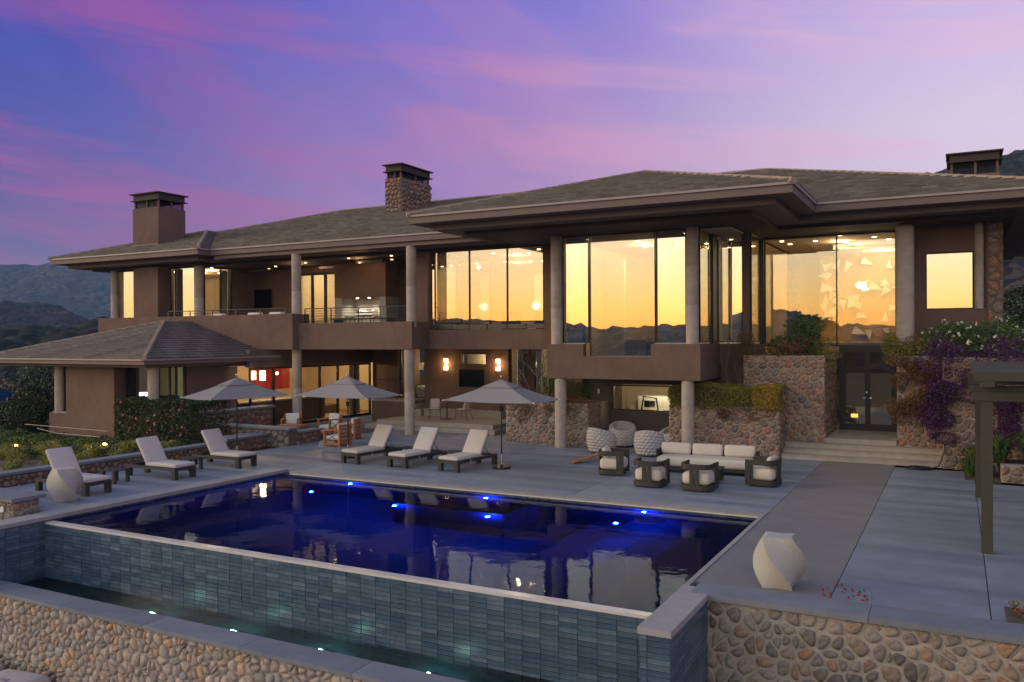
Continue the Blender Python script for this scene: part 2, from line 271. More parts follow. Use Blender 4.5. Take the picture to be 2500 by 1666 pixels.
# ------------------------------------------------------------------ mesh helpers
class MB:
    def __init__(s): s.v = []; s.f = []
    def add(s, vs, fs):
        k = len(s.v); s.v += [tuple(p) for p in vs]; s.f += [tuple(i+k for i in q) for q in fs]; return s
    def box(s, x0, x1, y0, y1, z0, z1):
        return s.add([(x0, y0, z0), (x1, y0, z0), (x1, y1, z0), (x0, y1, z0), (x0, y0, z1), (x1, y0, z1), (x1, y1, z1), (x0, y1, z1)],
                     [(3, 2, 1, 0), (4, 5, 6, 7), (0, 1, 5, 4), (1, 2, 6, 5), (2, 3, 7, 6), (3, 0, 4, 7)])
    def prism(s, pts, z0, z1):
        n = len(pts)
        return s.add([(x, y, z0) for x, y in pts]+[(x, y, z1) for x, y in pts],
                     [tuple(range(n-1, -1, -1)), tuple(range(n, 2*n))]+[(i, (i+1) % n, n+(i+1) % n, n+i) for i in range(n)])
    def hull8(s, lo, hi):      # lo, hi: four points each (ccw seen from above)
        return s.add(list(lo)+list(hi), [(3, 2, 1, 0), (4, 5, 6, 7), (0, 1, 5, 4), (1, 2, 6, 5), (2, 3, 7, 6), (3, 0, 4, 7)])
    def tube(s, pts, rad, n=8, caps=True):
        pts = [Vector(p) for p in pts]; rs = rad if isinstance(rad, (list, tuple)) else [rad]*len(pts)
        k0 = len(s.v); a = None
        for i, p in enumerate(pts):
            d = (pts[min(i+1, len(pts)-1)]-pts[max(i-1, 0)]).normalized()
            a = (Vector((0, 0, 1)) if abs(d.z) < .9 else Vector((1, 0, 0))) if a is None else a
            x = d.cross(a).normalized(); y = d.cross(x).normalized(); a = -y if False else a
            for j in range(n):
                t = 2*math.pi*j/n; s.v.append(tuple(p+(x*math.cos(t)+y*math.sin(t))*rs[i]))
        for i in range(len(pts)-1):
            for j in range(n):
                b = k0+i*n; s.f.append((b+j, b+(j+1) % n, b+n+(j+1) % n, b+n+j))
        if caps:
            s.f.append(tuple(k0+j for j in range(n-1, -1, -1))); s.f.append(tuple(k0+(len(pts)-1)*n+j for j in range(n)))
        return s
    def lathe(s, prof, c=(0, 0), n=24, z=0):
        k = len(s.v)
        for rr, zz in prof:
            for j in range(n): t = 2*math.pi*j/n; s.v.append((c[0]+rr*math.cos(t), c[1]+rr*math.sin(t), z+zz))
        for i in range(len(prof)-1):
            for j in range(n): s.f.append((k+i*n+j, k+i*n+(j+1) % n, k+(i+1)*n+(j+1) % n, k+(i+1)*n+j))
        s.f.append(tuple(k+j for j in range(n-1, -1, -1))); s.f.append(tuple(k+(len(prof)-1)*n+j for j in range(n))); return s
    def rbox(s, x0, x1, y0, y1, z0, z1, r=.05, seg=3, mtx=None, puff=0):
        bm = bmesh.new(); bmesh.ops.create_cube(bm, size=1)
        for v in bm.verts:
            v.co = Vector(((x0+x1)/2+v.co.x*(x1-x0), (y0+y1)/2+v.co.y*(y1-y0), (z0+z1)/2+v.co.z*(z1-z0)))
        bmesh.ops.bevel(bm, geom=bm.edges[:], offset=r, segments=seg, affect='EDGES', profile=.5)
        if puff:
            bmesh.ops.subdivide_edges(bm, edges=[e for e in bm.edges if e.calc_length() > .12], cuts=3, use_grid_fill=True)
            cx, cyy, cz = (x0+x1)/2, (y0+y1)/2, (z0+z1)/2
            for v in bm.verts:
                a = max(0, 1-(2*(v.co.x-cx)/(x1-x0))**2); b = max(0, 1-(2*(v.co.y-cyy)/(y1-y0))**2); c = max(0, 1-(2*(v.co.z-cz)/(z1-z0))**2)
                v.co.z += (1 if v.co.z > cz else -1)*puff*min(1, a*1.3)*min(1, b*1.3)*(1 if abs(v.co.z-cz) > .3*(z1-z0) else 0)
        if mtx is not None: bmesh.ops.transform(bm, matrix=mtx, verts=bm.verts)
        bm.verts.ensure_lookup_table()
        s.add([v.co[:] for v in bm.verts], [tuple(v.index for v in f.verts) for f in bm.faces]); bm.free(); return s
    def xf(s, mtx): s.v = [tuple(mtx @ Vector(p)) for p in s.v]; return s
    def mesh(s, name, smooth=False):
        me = bpy.data.meshes.new(name); me.from_pydata(s.v, [], s.f)
        if smooth: me.polygons.foreach_set('use_smooth', [True]*len(me.polygons))
        me.update(); return me
def box(*a): return MB().box(*a)
WM = {}
def tag(o, label=None, cat=None, group=None, kind=None):
    if label: o['label'] = label
    if cat: o['category'] = cat
    if group: o['group'] = group
    if kind: o['kind'] = kind
    return o
def thing(name, label, cat, loc=(0, 0, 0), rz=0, group=None, kind=None):
    o = bpy.data.objects.new(name, None); o.empty_display_size = .2; COL.objects.link(o)
    o.location = loc; o.rotation_euler = (0, 0, rz); WM[o] = Matrix.Translation(loc) @ Matrix.Rotation(rz, 4, 'Z')
    return tag(o, label, cat, group, kind)
def part(name, mb, m, parent=None, local=False, smooth=False, kind=None, label=None, angle=None):
    """mesh given in world coordinates (or, local=True, in the frame of the parent thing); its origin goes to its centre"""
    vs = mb.v
    c = Vector([(min(p[i] for p in vs)+max(p[i] for p in vs))/2 for i in range(3)])
    me = bpy.data.meshes.new(name); me.from_pydata([(p[0]-c.x, p[1]-c.y, p[2]-c.z) for p in vs], [], mb.f)
    if smooth: me.polygons.foreach_set('use_smooth', [True]*len(me.polygons))
    me.update(); me.materials.append(M[m] if isinstance(m, str) else m)
    if smooth and angle:
        try: me.set_sharp_from_angle(angle=R(angle))
        except Exception: pass
    o = bpy.data.objects.new(name, me); COL.objects.link(o)
    T = Matrix.Translation(c)
    if parent is not None:
        o.parent = parent; wp = WM[parent]
        if local:
            root = parent
            while root.parent: root = root.parent
            Wd = WM[root] @ T
        else: Wd = T
        o.matrix_local = wp.inverted() @ Wd; WM[o] = Wd
    else: o.matrix_world = T; WM[o] = T
    if kind: o['kind'] = kind
    if label: o['label'] = label
    return o
def solo(name, mb, m, label, cat, group=None, **k): return tag(part(name, mb, m, **k), label, cat, group)
def struct(name, mb, m, parent=None, **k):
    o = part(name, mb, m, parent, **k)
    if parent is None: o['kind'] = 'structure'
    return o
def dup(root, loc, rz, label, group=None):
    def cp(o, par):
        c = o.copy(); COL.objects.link(c); c.parent = par
        for ch in o.children: cp(ch, c)
        return c
    n = cp(root, None); n.location = loc; n.rotation_euler = (0, 0, rz); n['label'] = label
    if group: n['group'] = group
    return n

# ------------------------------------------------------------------ stone veneer
def cells(W, H, s, jit=.36, asp=1.0, seed=0, two=0.0):
    rnd = random.Random(seed); pts = []
    ny_ = max(1, round(H/s)); nx_ = max(1, round(W/(s*asp)))
    dx, dy = W/nx_, H/ny_
    for j in range(-1, ny_+1):
        for i in range(-1, nx_+1):
            x = (i+.5+(.5 if j % 2 else 0)+rnd.uniform(-jit, jit))*dx; y = (j+.5+rnd.uniform(-jit, jit))*dy
            pts.append((x, y))
            if rnd.random() < two: pts.append((x+rnd.uniform(-.5, .5)*dx, y+rnd.uniform(-.5, .5)*dy))
    grid = {}
    for k, (x, y) in enumerate(pts): grid.setdefault((int(x//dx), int(y//dy)), []).append(k)
    res = []
    for k, (px_, py_) in enumerate(pts):
        if not (-.3*dx < px_ < W+.3*dx and -.3*dy < py_ < H+.3*dy): continue
        poly = [(0, 0), (W, 0), (W, H), (0, H)]
        gi, gj = int(px_//dx), int(py_//dy)
        nb_ = [q for a in range(-3, 4) for b in range(-3, 4) for q in grid.get((gi+a, gj+b), ()) if q != k]
        for q in nb_:
            qx, qy = pts[q]; nx__, ny__ = qx-px_, qy-py_; mx_, my_ = (qx+px_)/2, (qy+py_)/2
            new = []; n = len(poly)
            for i in range(n):
                a, b = poly[i], poly[(i+1) % n]
                da = (a[0]-mx_)*nx__+(a[1]-my_)*ny__; db = (b[0]-mx_)*nx__+(b[1]-my_)*ny__
                if da <= 0: new.append(a)
                if da*db < 0: t = da/(da-db); new.append((a[0]+(b[0]-a[0])*t, a[1]+(b[1]-a[1])*t))
            poly = new
            if len(poly) < 3: break
        if len(poly) >= 3: res.append(poly)
    return res
def stone_shape(poly, gap, depth, rnd):
    cx = sum(p[0] for p in poly)/len(poly); cy_ = sum(p[1] for p in poly)/len(poly)
    rad = min(math.hypot((poly[i][0]+poly[(i+1) % len(poly)][0])/2-cx, (poly[i][1]+poly[(i+1) % len(poly)][1])/2-cy_) for i in range(len(poly)))
    if rad < gap*1.2: return None
    k = 1-gap/rad
    P = [(cx+(x-cx)*k, cy_+(y-cy_)*k) for x, y in poly]
    for _ in range(2):
        Q = []
        for i in range(len(P)):
            a, b = P[i], P[(i+1) % len(P)]
            if _ == 1 and len(P) > 11: Q.append(((a[0]+b[0])/2, (a[1]+b[1])/2)); continue
            Q += [(a[0]*.75+b[0]*.25, a[1]*.75+b[1]*.25), (a[0]*.25+b[0]*.75, a[1]*.25+b[1]*.75)]
        P = Q
    n = len(P); d = depth*rnd.uniform(.6, 1.25)
    vs = [(x, y, -.01) for x, y in P]
    vs += [(cx+(x-cx)*.93, cy_+(y-cy_)*.93, d*.55*rnd.uniform(.9, 1.1)) for x, y in P]
    vs += [(cx+(x-cx)*.62, cy_+(y-cy_)*.62, d*rnd.uniform(.85, 1.05)) for x, y in P]
    fs = [(i, (i+1) % n, n+(i+1) % n, n+i) for i in range(n)]+[(n+i, n+(i+1) % n, 2*n+(i+1) % n, 2*n+i) for i in range(n)]+[tuple(range(2*n, 3*n))]
    return vs, fs
def veneer(parent, o, ux, nrm, W, H, s, m, gap=.012, depth=.04, nmax=300, seed=1, asp=1.25, two=.2, near=None, name='stone', up=(0, 0, 1)):
    """stones on a wall face: corner o, width direction ux, outward normal nrm"""
    o, ux, nrm, up = Vector(o), Vector(ux), Vector(nrm), Vector(up); rnd = random.Random(seed*31+5)
    flip = ux.cross(up).dot(nrm) < 0
    lst = []
    for poly in cells(W, H, s, asp=asp, seed=seed, two=two):
        st = stone_shape(poly, gap, depth, rnd)
        if not st: continue
        vs, fs = st
        V = [tuple(o+ux*a+up*b+nrm*c) for a, b, c in vs]
        if flip: fs = [q[::-1] for q in fs]
        lst.append((V, fs))
    if near is not None:
        nv = Vector(near); lst.sort(key=lambda t: (Vector(t[0][0])-nv).length)
    for V, fs in lst[:nmax]: part(name, MB().add(V, fs), m, parent, smooth=True)
    if len(lst) > nmax:
        mb = MB()
        for V, fs in lst[nmax:]: mb.add(V, fs)
        part(name+'_rubble', mb, m+'_i', parent, smooth=True, kind='stuff')

# ------------------------------------------------------------------ foliage
def leaves(mb, n, sampler, size, rnd, asp=.55):
    for _ in range(n):
        p, s = sampler(rnd); s *= size*rnd.uniform(.6, 1.3)
        a = rnd.uniform(0, 6.283); b = rnd.uniform(-1, 1); c = math.sqrt(1-b*b)
        d = Vector((math.cos(a)*c, math.sin(a)*c, b)); e = d.cross(Vector((rnd.uniform(-1, 1), rnd.uniform(-1, 1), rnd.uniform(-1, 1)))).normalized()*s*asp*.5; d *= s*.5
        k = len(mb.v); p = Vector(p)
        mb.v += [tuple(p-d), tuple(p+e), tuple(p+d), tuple(p-e)]; mb.f.append((k, k+1, k+2, k+3))
    return mb
def blob_sampler(blobs):
    tot = [b[3]*b[4]*b[5] for b in blobs]; S = sum(tot)
    def f_(rnd):
        t = rnd.uniform(0, S)
        for b, w_ in zip(blobs, tot):
            t -= w_
            if t <= 0: break
        while True:
            x, y, z = rnd.uniform(-1, 1), rnd.uniform(-1, 1), rnd.uniform(-1, 1); q = x*x+y*y+z*z
            if .15 < q < 1: break
        g = (q**.5)**-.45
        return (b[0]+x*g*b[3], b[1]+y*g*b[4], b[2]+z*g*b[5]), 1
    return f_
def box_sampler(x0, x1, y0, y1, z0, z1, seed):
    ph = seed*1.7
    def f_(rnd):
        x, y, z = rnd.random(), rnd.random(), rnd.random()
        q = rnd.random()
        if q < .42: z = 1-abs(rnd.gauss(0, .06))
        elif q < .75: y = abs(rnd.gauss(0, .07))
        elif q < .9: x = rnd.choice((abs(rnd.gauss(0, .03)), 1-abs(rnd.gauss(0, .03))))
        X, Y, Z = x0+(x1-x0)*x, y0+(y1-y0)*y, z0+(z1-z0)*z
        w = .5*math.sin(X*2.3+ph)+.3*math.sin(X*5.1+Y*3+ph)+.2*math.sin(X*11+Z*7)
        return (X+.05*math.sin(Z*9), Y-.08*w*(1-y), Z+.10*w*z), 1
    return f_
def bush_blobs(x0, x1, y0, y1, z0, z1, n, r, rnd):
    return [(rnd.uniform(x0+r*.5, x1-r*.5) if x1-x0 > r else (x0+x1)/2, rnd.uniform(y0+r*.5, y1-r*.5) if y1-y0 > r else (y0+y1)/2, rnd.uniform(z0+r*.5, z1-r*.6) if z1-z0 > r else (z0+z1)/2,
             r*rnd.uniform(.6, 1.1), r*rnd.uniform(.6, 1.1), r*rnd.uniform(.5, 1)) for _ in range(n)]
def bush(name, label, cat, bb, n, m, size=.07, blobs=14, r=.35, seed=1, flowers=None, group=None, stems=True, boxy=False):
    rnd = random.Random(seed); x0, x1, y0, y1, z0, z1 = bb
    t = thing(name, label, cat, ((x0+x1)/2, (y0+y1)/2, z0), 0, group)
    bl_ = bush_blobs(x0, x1, y0, y1, z0, z1, blobs, r, rnd)
    smp = box_sampler(x0, x1, y0, y1, z0, z1, seed) if boxy else blob_sampler(bl_)
    part('foliage', leaves(MB(), n, smp, size, rnd), m, t)
    if stems:
        sm = MB()
        for b in bl_[:10]:
            sm.tube([((x0+x1)/2+rnd.uniform(-.3, .3)*(x1-x0), (y0+y1)/2, z0), ((b[0]+(x0+x1)/2)/2, (b[1]+(y0+y1)/2)/2, (b[2]+z0)/2), b[:3]], [.02, .014, .006], 5)
        part('stem', sm, 'bark', t)
    if flowers:
        fm, fn, fs, zmin = flowers; fl = MB(); k = 0
        while k < fn:
            p, _ = smp(rnd)
            if p[2] < zmin: continue
            k += 1
            leaves(fl, 5, lambda q, p=p: ((p[0]+q.uniform(-.04, .04), p[1]+q.uniform(-.04, .04)-.05, p[2]+q.uniform(-.04, .04)), 1), fs, rnd, .9)
        part('blossom', fl, fm, t)
    return t

exec_order = True
# ================================================================== SETTING: ground, hills
def grid_terrain(x0, x1, y0, y1, nx_, ny_, fz):
    mb = MB()
    for j in range(ny_+1):
        for i in range(nx_+1):
            x = x0+(x1-x0)*i/nx_; y = y0+(y1-y0)*j/ny_; mb.v.append((x, y, fz(x, y)))
    for j in range(ny_):
        for i in range(nx_):
            a = j*(nx_+1)+i; mb.f.append((a, a+1, a+nx_+2, a+nx_+1))
    return mb
def sn(x, y, k, s): return math.sin(x*k+s)*math.cos(y*k*.9+s*1.7)
def fbm(x, y, k, s):
    v = 0; a = 1
    for i in range(5): v += a*sn(x+11*i+3*math.sin(y*k*.7), y-7*i+3*math.sin(x*k*.8), k, s+i*2.1); k *= 2.03; a *= .5
    return v
struct('ground', grid_terrain(-2450, 1300, -700, 2250, 40, 40, lambda x, y: -9 if abs(x) > 200 or abs(y) > 200 else -6.5), 'grass_ground')
struct('valley_floor', grid_terrain(-260, -26, 24.5, 420, 60, 80, lambda x, y: -1.3-.035*(y-24)-.018*(-26-x)+.5*fbm(x, y, .05, 3)), 'grass_ground', smooth=True)
def ridge_fn(cx, cy_, ux, uy, prof, depth, rough, seed, base=-9):
    """a ridge whose crest runs along (ux,uy); prof(t) gives crest height"""
    vx, vy = -uy, ux
    def g(n_t, n_s, t0, t1, s0, s1):
        mb = MB()
        for j in range(n_s+1):
            s = s0+(s1-s0)*j/n_s
            for i in range(n_t+1):
                t = t0+(t1-t0)*i/n_t
                k = max(0, 1-abs(s)/depth); k = k*k*(3-2*k)
                x = cx+ux*t+vx*s; y = cy_+uy*t+vy*s
                h = prof(t)*k*(1+.10*fbm(x, y, 3.2/depth, seed))+base+rough*fbm(x, y, .9/rough/4, seed+2)*min(1, k*3)+rough*.35*random.Random(int(i*977+j)).uniform(-1, 1)
                mb.v.append((x, y, h))
        for j in range(n_s):
            for i in range(n_t):
                a = j*(n_t+1)+i; mb.f.append((a, a+1, a+n_t+2, a+n_t+1))
        return mb
    return g
def interp(tab):
    def g(t):
        if t <= tab[0][0]: return tab[0][1]
        for (a, b), (c, d) in zip(tab, tab[1:]):
            if t <= c: k = (t-a)/(c-a); return b+(d-b)*k
        return tab[-1][1]
    return g
# far mountain at the left, seen at about -57 deg from +Y
D = 1500; hx, hy = -.835*D, .55*D
P = interp([(-900, 60), (-500, 80), (-300, 85), (-130, 103), (-75, 113), (0, 125), (45, 132), (120, 133), (250, 128), (500, 110), (900, 70)])
struct('mountain', ridge_fn(hx, hy, .55, .835, P, 620, 5, 1.3)(190, 90, -900, 900, -620, 620), 'hill', smooth=True)
D = 560; hx, hy = -.838*D, .545*D
P = interp([(-260, 18), (-120, 24), (-60, 30.5), (-30, 34), (0, 34.5), (8, 34), (26, 22), (50, 17), (200, 10)])
struct('wooded_hill', ridge_fn(hx, hy, .545, .838, P, 200, 2.2, 4.1)(260, 110, -260, 200, -200, 200), 'hill_near', smooth=True)
D = 230; hx, hy = -.838*D, .545*D
P = interp([(-120, 12), (-20, 14), (0, 16), (40, 19), (100, 20), (200, 18)])
struct('brush_slope', ridge_fn(hx, hy, .545, .838, P, 110, 1.1, 7.7, base=-8)(260, 90, -120, 200, -110, 110), 'hill_near', smooth=True)
P = interp([(-300, 20), (-120, 55), (0, 78), (60, 86), (200, 110), (400, 120)])
struct('hillside', ridge_fn(10, 420, 1, 0, P, 300, 2.5, 2.2, base=-6)(220, 110, -120, 400, -300, 300), 'hill_near', smooth=True)
# the ridge behind the camera that the windows mirror
P = interp([(-900, 24), (-520, 22), (-330, 27), (-230, 19), (-170, 16), (-130, 22), (-100, 26), (-70, 20), (-40, 16.5), (20, 15), (120, 18), (400, 16), (900, 20)])
struct('ridge', ridge_fn(0, -420, 1, 0, P, 160, 3.2, 5.5, base=-8)(520, 24, -900, 900, -160, 160), 'hill', smooth=True)

# ================================================================== SETTING: terraces, pool
PX0, PX1, PY0, PY1, PZ = -17.5, -3.72, 11.33, 18.42, -0.12
lower = struct('lower_terrace', box(-40, 12, -30, 9.9, -3.75, -3.45), 'deck_warm')
struct('garden_bed', grid_terrain(-40, -22.12, 8.5, 24.5, 60, 50, lambda x, y: -.02-.16*max(0, -24-x)*.35-.05*max(0, 15-y)+.05*fbm(x, y, .8, 1)), 'soil', smooth=True)
# paving: slabs with open joints over a bed
pav = thing('paving', None, None, (-10, 22, -.1), kind='structure')
part('paving_bed', MB().box(-22.1, PX0-.46, 11.8, 31.9, -.4, -.10).box(PX0-.46, PX1+.44, PY1+.3, 31.9, -.4, -.10).box(PX1+.44, 14, 12.95, 31.9, -.4, -.10), 'grout_dark', pav)
def slab(x0, x1, y0, y1, m='deck', z=0.0, g=.007):
    mb = MB().box(x0+g, x1-g, y0+g, y1-g, -.085, z); part('slab', mb, m, pav)
yb = [PY1+.28, 23.0, 27.05, 31.85]
for j in range(3):
    xs = [-21.3, -17.5, -12.9, -8.35, -3.66] if j else [-17.0, -12.9, -8.35, -3.66]
    for a, b in zip(xs, xs[1:]): slab(a, b, yb[j], yb[j+1])
for a, b in zip([11.75, 14.3, 16.8, 19.2], [14.3, 16.8, 19.2, 23.0]): slab(-21.95 if b < 20 else -21.3, -18.0, a, b)
slab(-18.0, -17.0, PY1+.28, 23.0)
for a, b in zip([12.92, 18.86, 23.2], [18.86, 23.2, 27.3]): slab(-3.66, -1.66, a, b, 'deck_warm')
for a, b in zip([12.92, 20.6], [20.6, 26.9]):
    slab(-1.66, .38, a, b); 
slab(.38, 3.6, 13.0, 20.6); slab(.38, 3.6, 20.6, 24.9); slab(3.6, 9, 13.0, 25.0)
# coping round the pool
cop = thing('pool_coping', None, None, (-10, 15, 0), kind='structure')
for a, b in zip([-17.06, -12.9, -8.35], [-12.9, -8.35, PX1+.06]): part('coping_stone', box(a+.004, b-.004, PY1-.04, PY1+.27, -.075, .012), 'coping', cop)
for a, b in zip([10.2, 11.45, 14.3, 16.8], [11.45, 14.3, 16.8, PY1+.27]):
    part('coping_stone', box(-18.0, -17.46, a+.004, b-.004, -.075, .010), 'coping', cop)
for a, b in zip([10.5, 12.62, 14.9, 17.1], [12.62, 14.9, 17.1, PY1+.27]):
    part('coping_stone', box(PX1-.02, PX1+(.44 if b < 13 else .06), a+.004, b-.004, -.075, .014), 'coping', cop)
part('light_strip', box(-17.0, PX1, PY1-.052, PY1-.042, -.062, -.036), 'lip', cop)
# pool shell: floor, side walls, spa wall, waterline tiles
pool = thing('pool', None, None, (-10.6, 14.9, -2.0), kind='structure')
part('pool_floor', box(PX0-.3, PX1+.3, PY0+.1, PY1+.3, -2.3, -2.1), 'pool_in', pool)
part('pool_wall', MB().box(PX0-.3, PX1+.3, PY1+.02, PY1+.3, -2.1, -.08).box(PX0-.3, PX0-.02, PY0+.1, PY1+.02, -2.1, -.08).box(PX1+.02, PX1+.3, PY0+.12, PY1+.02, -2.1, -.08), 'pool_in', pool)
mb = MB().box(-12.0, -9.0, 16.5, 16.8, -2.1, -.135).box(-9.3, -9.0, 16.8, PY1, -2.1, -.135)
part('spa_wall', mb, 'pool_in', pool)
part('spa_ledge', MB().box(-12.0, -9.0, 16.48, 16.8, -.14, -.128).box(-9.3, -8.98, 16.8, PY1, -.14, -.128), 'coping', pool)
mb = MB()
for k in range(4): mb.box(-7.6+k*.9, PX1, PY0+.25, PY1, -2.1+k*.42, -1.75+k*.42)
part('pool_steps', mb, 'pool_in', pool)
mb = MB(); x = -17.0
while x < PX1-.02:
    mb.box(x+.003, min(x+.3, PX1)-.003, PY1-.002, PY1+.03, -.20, -.078); x += .305
y = PY0+.1
while y < PY1:
    mb.box(PX0-.02, PX0+.002, y+.003, min(y+.3, PY1)-.003, -.22, -.078); mb.box(PX1-.002, PX1+.03, y+.003, min(y+.3, PY1)-.003, -.22, -.078); y += .305
part('waterline_tile', mb, 'tile_i', pool, kind='stuff')
struct('pool_water', MB().add([(PX0, PY0+.14, PZ), (PX1, PY0+.14, PZ), (PX1, PY1, PZ), (PX0, PY1, PZ)], [(0, 1, 2, 3)]), 'water')
# infinity wall with glazed tiles
iw = thing('infinity_wall', 'tiled blue-green spill wall along the near edge of the pool', 'pool wall', (-10.6, 11.4, -2.0))
part('wall_core', box(PX0-.02, PX1, PY0+.015, PY0+.24, -2.3, -.16), 'tile_grout', iw)
part('lip', box(PX0, PX1, PY0-.012, PY0+.16, -.155, -.108), 'lip', iw)
TW, TH = .3062, .0775
tl = box(-TW/2+.0035, TW/2-.0035, -.012, .012, -TH/2+.003, TH/2-.003)
tme = tl.mesh('tile'); tme.materials.append(M['tile'])
rnd = random.Random(3); spots = []
for i in range(45):
    for j in range(22): spots.append((PX0+.0+(i+.5)*TW, -.155-(j+.5)*TH, rnd.uniform(-.003, .004)))
spots = [s_ for s_ in spots if s_[1] > -1.85]
spots.sort(key=lambda s_: (s_[0]-0)**2+(s_[1]+.5)**2*2)
rest = MB()
for k, (x, z, dy) in enumerate(spots):
    if k < 300:
        o = bpy.data.objects.new('tile', tme); COL.objects.link(o); o.parent = iw
        o.matrix_local = WM[iw].inverted() @ Matrix.Translation((x, PY0+dy, z)) @ Matrix.Rotation(rnd.uniform(-.012, .012), 4, 'Z') @ Matrix.Rotation(rnd.uniform(-.02, .02), 4, 'X')
    else: rest.box(x-TW/2+.0035, x+TW/2-.0035, PY0+dy-.012, PY0+dy+.012, z-TH/2+.003, z+TH/2-.003)
part('tile_field', rest, 'tile_i', iw, kind='stuff')
# end walls of the catch basin
bw = thing('basin_end_wall', 'dark tiled wall closing the left end of the catch basin', 'pool wall', (-17.7, 10.6, -2))
part('wall_core', box(-18.0, PX0-.012, 9.6, PY0+.1, -2.3, -.09), 'tile_grout', bw)
mb = MB(); y = PY0+.05
while y > 9.65:
    for j in range(20):
        z = -.1-(j+.5)*TH; mb.box(PX0-.012, PX0+.004+rnd.uniform(-.002, .002), y-.3, y-.006, z-TH/2+.003, z+TH/2-.003)
    y -= TW
part('tile_field', mb, 'tile_i', bw, kind='stuff')
ew = thing('pool_pier', 'tiled pier with grey coping at the right end of the spill wall', 'pier', (-3.5, 11, -2))
part('wall_core', box(PX1+.005, -3.31, 10.57, 12.4, -2.6, -.08), 'tile_grout', ew)
for j in range(25):
    z = -.08-(j+.5)*TH
    for (a, b) in ((PX1+.005, -3.625), (-3.619, -3.31)): part('tile', box(a+.003, b-.003, 10.555, 10.572, z-TH/2+.003, z+TH/2-.003), 'tile', ew)
mb = MB(); y = 10.57
while y < 12.3:
    for j in range(25): z = -.08-(j+.5)*TH; mb.box(-3.312, -3.298, y+.003, y+.3, z-TH/2+.003, z+TH/2-.003); mb.box(PX1-.006, PX1+.006, y+.003, y+.3, z-TH/2+.003, z+TH/2-.003)
    y += TW
part('tile_field', mb, 'tile_i', ew, kind='stuff')
# catch basin water and its floor
struct('basin_floor', box(PX0, -3.6, 10.15, PY0+.05, -2.0, -1.55), 'basin_tile')
struct('basin_water', MB().add([(PX0, 10.25, -1.30), (-3.7, 10.25, -1.30), (-3.7, PY0+.01, -1.30), (PX0, PY0+.01, -1.30)], [(0, 1, 2, 3)]), 'water2')
# front cobble wall with bluestone cap
fw = thing('cobble_wall', 'long round-cobble retaining wall with blue-grey cap below the spill wall', 'stone wall', (-10, 10, -3.5))
part('wall_core', box(-24, 4, 9.86, 10.25, -3.6, -1.17), 'grout', fw)
xj = [-23.9, -21.6, -19.3, -17.05, -14.7, -12.43, -10.15, -7.9, -5.6, -3.3, -1, 1.4, 3.9]
for a, b in zip(xj, xj[1:]): part('cap_stone', box(a+.005, b-.005, 9.78, 10.31, -1.17, -1.10), 'cap', fw)
veneer(fw, (-18.4, 9.86, -3.05), (1, 0, 0), (0, -1, 0), 13.2, 1.87, .225, 'cobble', gap=.008, depth=.055, seed=11, asp=.9, two=.9, near=(-8, 9.8, -1.2))
# right foreground wall
rw = thing('fieldstone_wall', 'fieldstone retaining wall with dark cap in the right foreground', 'stone wall', (-1, 12.6, -2))
part('wall_core', box(-3.38, 6, 12.37, 12.95, -2.5, -.072), 'grout', rw)
for a, b in zip([-3.55, -1.09, 1.75], [-1.09, 1.75, 4.8]): part('cap_stone', box(a+.004, b-.004, 12.3, 12.9, -.072, .016), 'cap', rw)
veneer(rw, (-3.38, 12.37, -1.55), (1, 0, 0), (0, -1, 0), 5.4, 1.48, .235, 'fieldstone', gap=.014, depth=.034, seed=5, asp=1.1, two=.6, near=(0, 12, 0))
veneer(rw, (-3.38, 12.95, -1.2), (0, -1, 0), (-1, 0, 0), .58, 1.1, .2, 'fieldstone', gap=.016, depth=.04, seed=6)
# left low garden wall and its corner pier
gw = thing('garden_wall', 'low dark stone wall with grey cap behind the left loungers', 'stone wall', (-22.3, 16, -.3))
part('wall_core', box(-22.5, -22.16, 11.9, 20.8, -.5, .28), 'grout_dark', gw)
for a, b in zip([11.9, 14.2, 16.4, 18.6], [14.2, 16.4, 18.6, 20.8]): part('cap_stone', box(-22.56, -22.08, a+.003, b-.003, .28, .35), 'cap', gw)
veneer(gw, (-22.16, 20.8, -.05), (0, -1, 0), (1, 0, 0), 8.9, .33, .17, 'redstone', gap=.012, depth=.04, seed=21)
lp = thing('corner_wall', 'short stone wall with round light at the left edge by the sculpture', 'stone wall', (-20, 11.4, -.5))
part('wall_core', box(-23.5, -18.42, 11.17, 11.78, -.9, .27), 'grout', lp)
part('cap_stone', MB().box(-20.9, -18.3, 11.08, 11.88, .27, .35), 'cap', lp); part('cap_stone', MB().box(-23.5, -20.91, 11.08, 11.88, .27, .35), 'cap', lp)
veneer(lp, (-21.5, 11.17, -.6), (1, 0, 0), (0, -1, 0), 3.08, .86, .2, 'fieldstone', gap=.014, depth=.045, seed=22)
veneer(lp, (-18.42, 11.17, -.3), (0, 1, 0), (1, 0, 0), .61, .56, .18, 'fieldstone', gap=.014, depth=.045, seed=23)
solo('wall_light', MB().lathe([(.07, 0), (.075, .01), (.055, .03), (.05, .028)], n=20).xf(Matrix.Translation((-18.72, 11.13, .08)) @ Matrix.Rotation(R(90), 4, 'X')), 'white', 'small round wall light on the short corner stone wall', 'wall light', smooth=False)

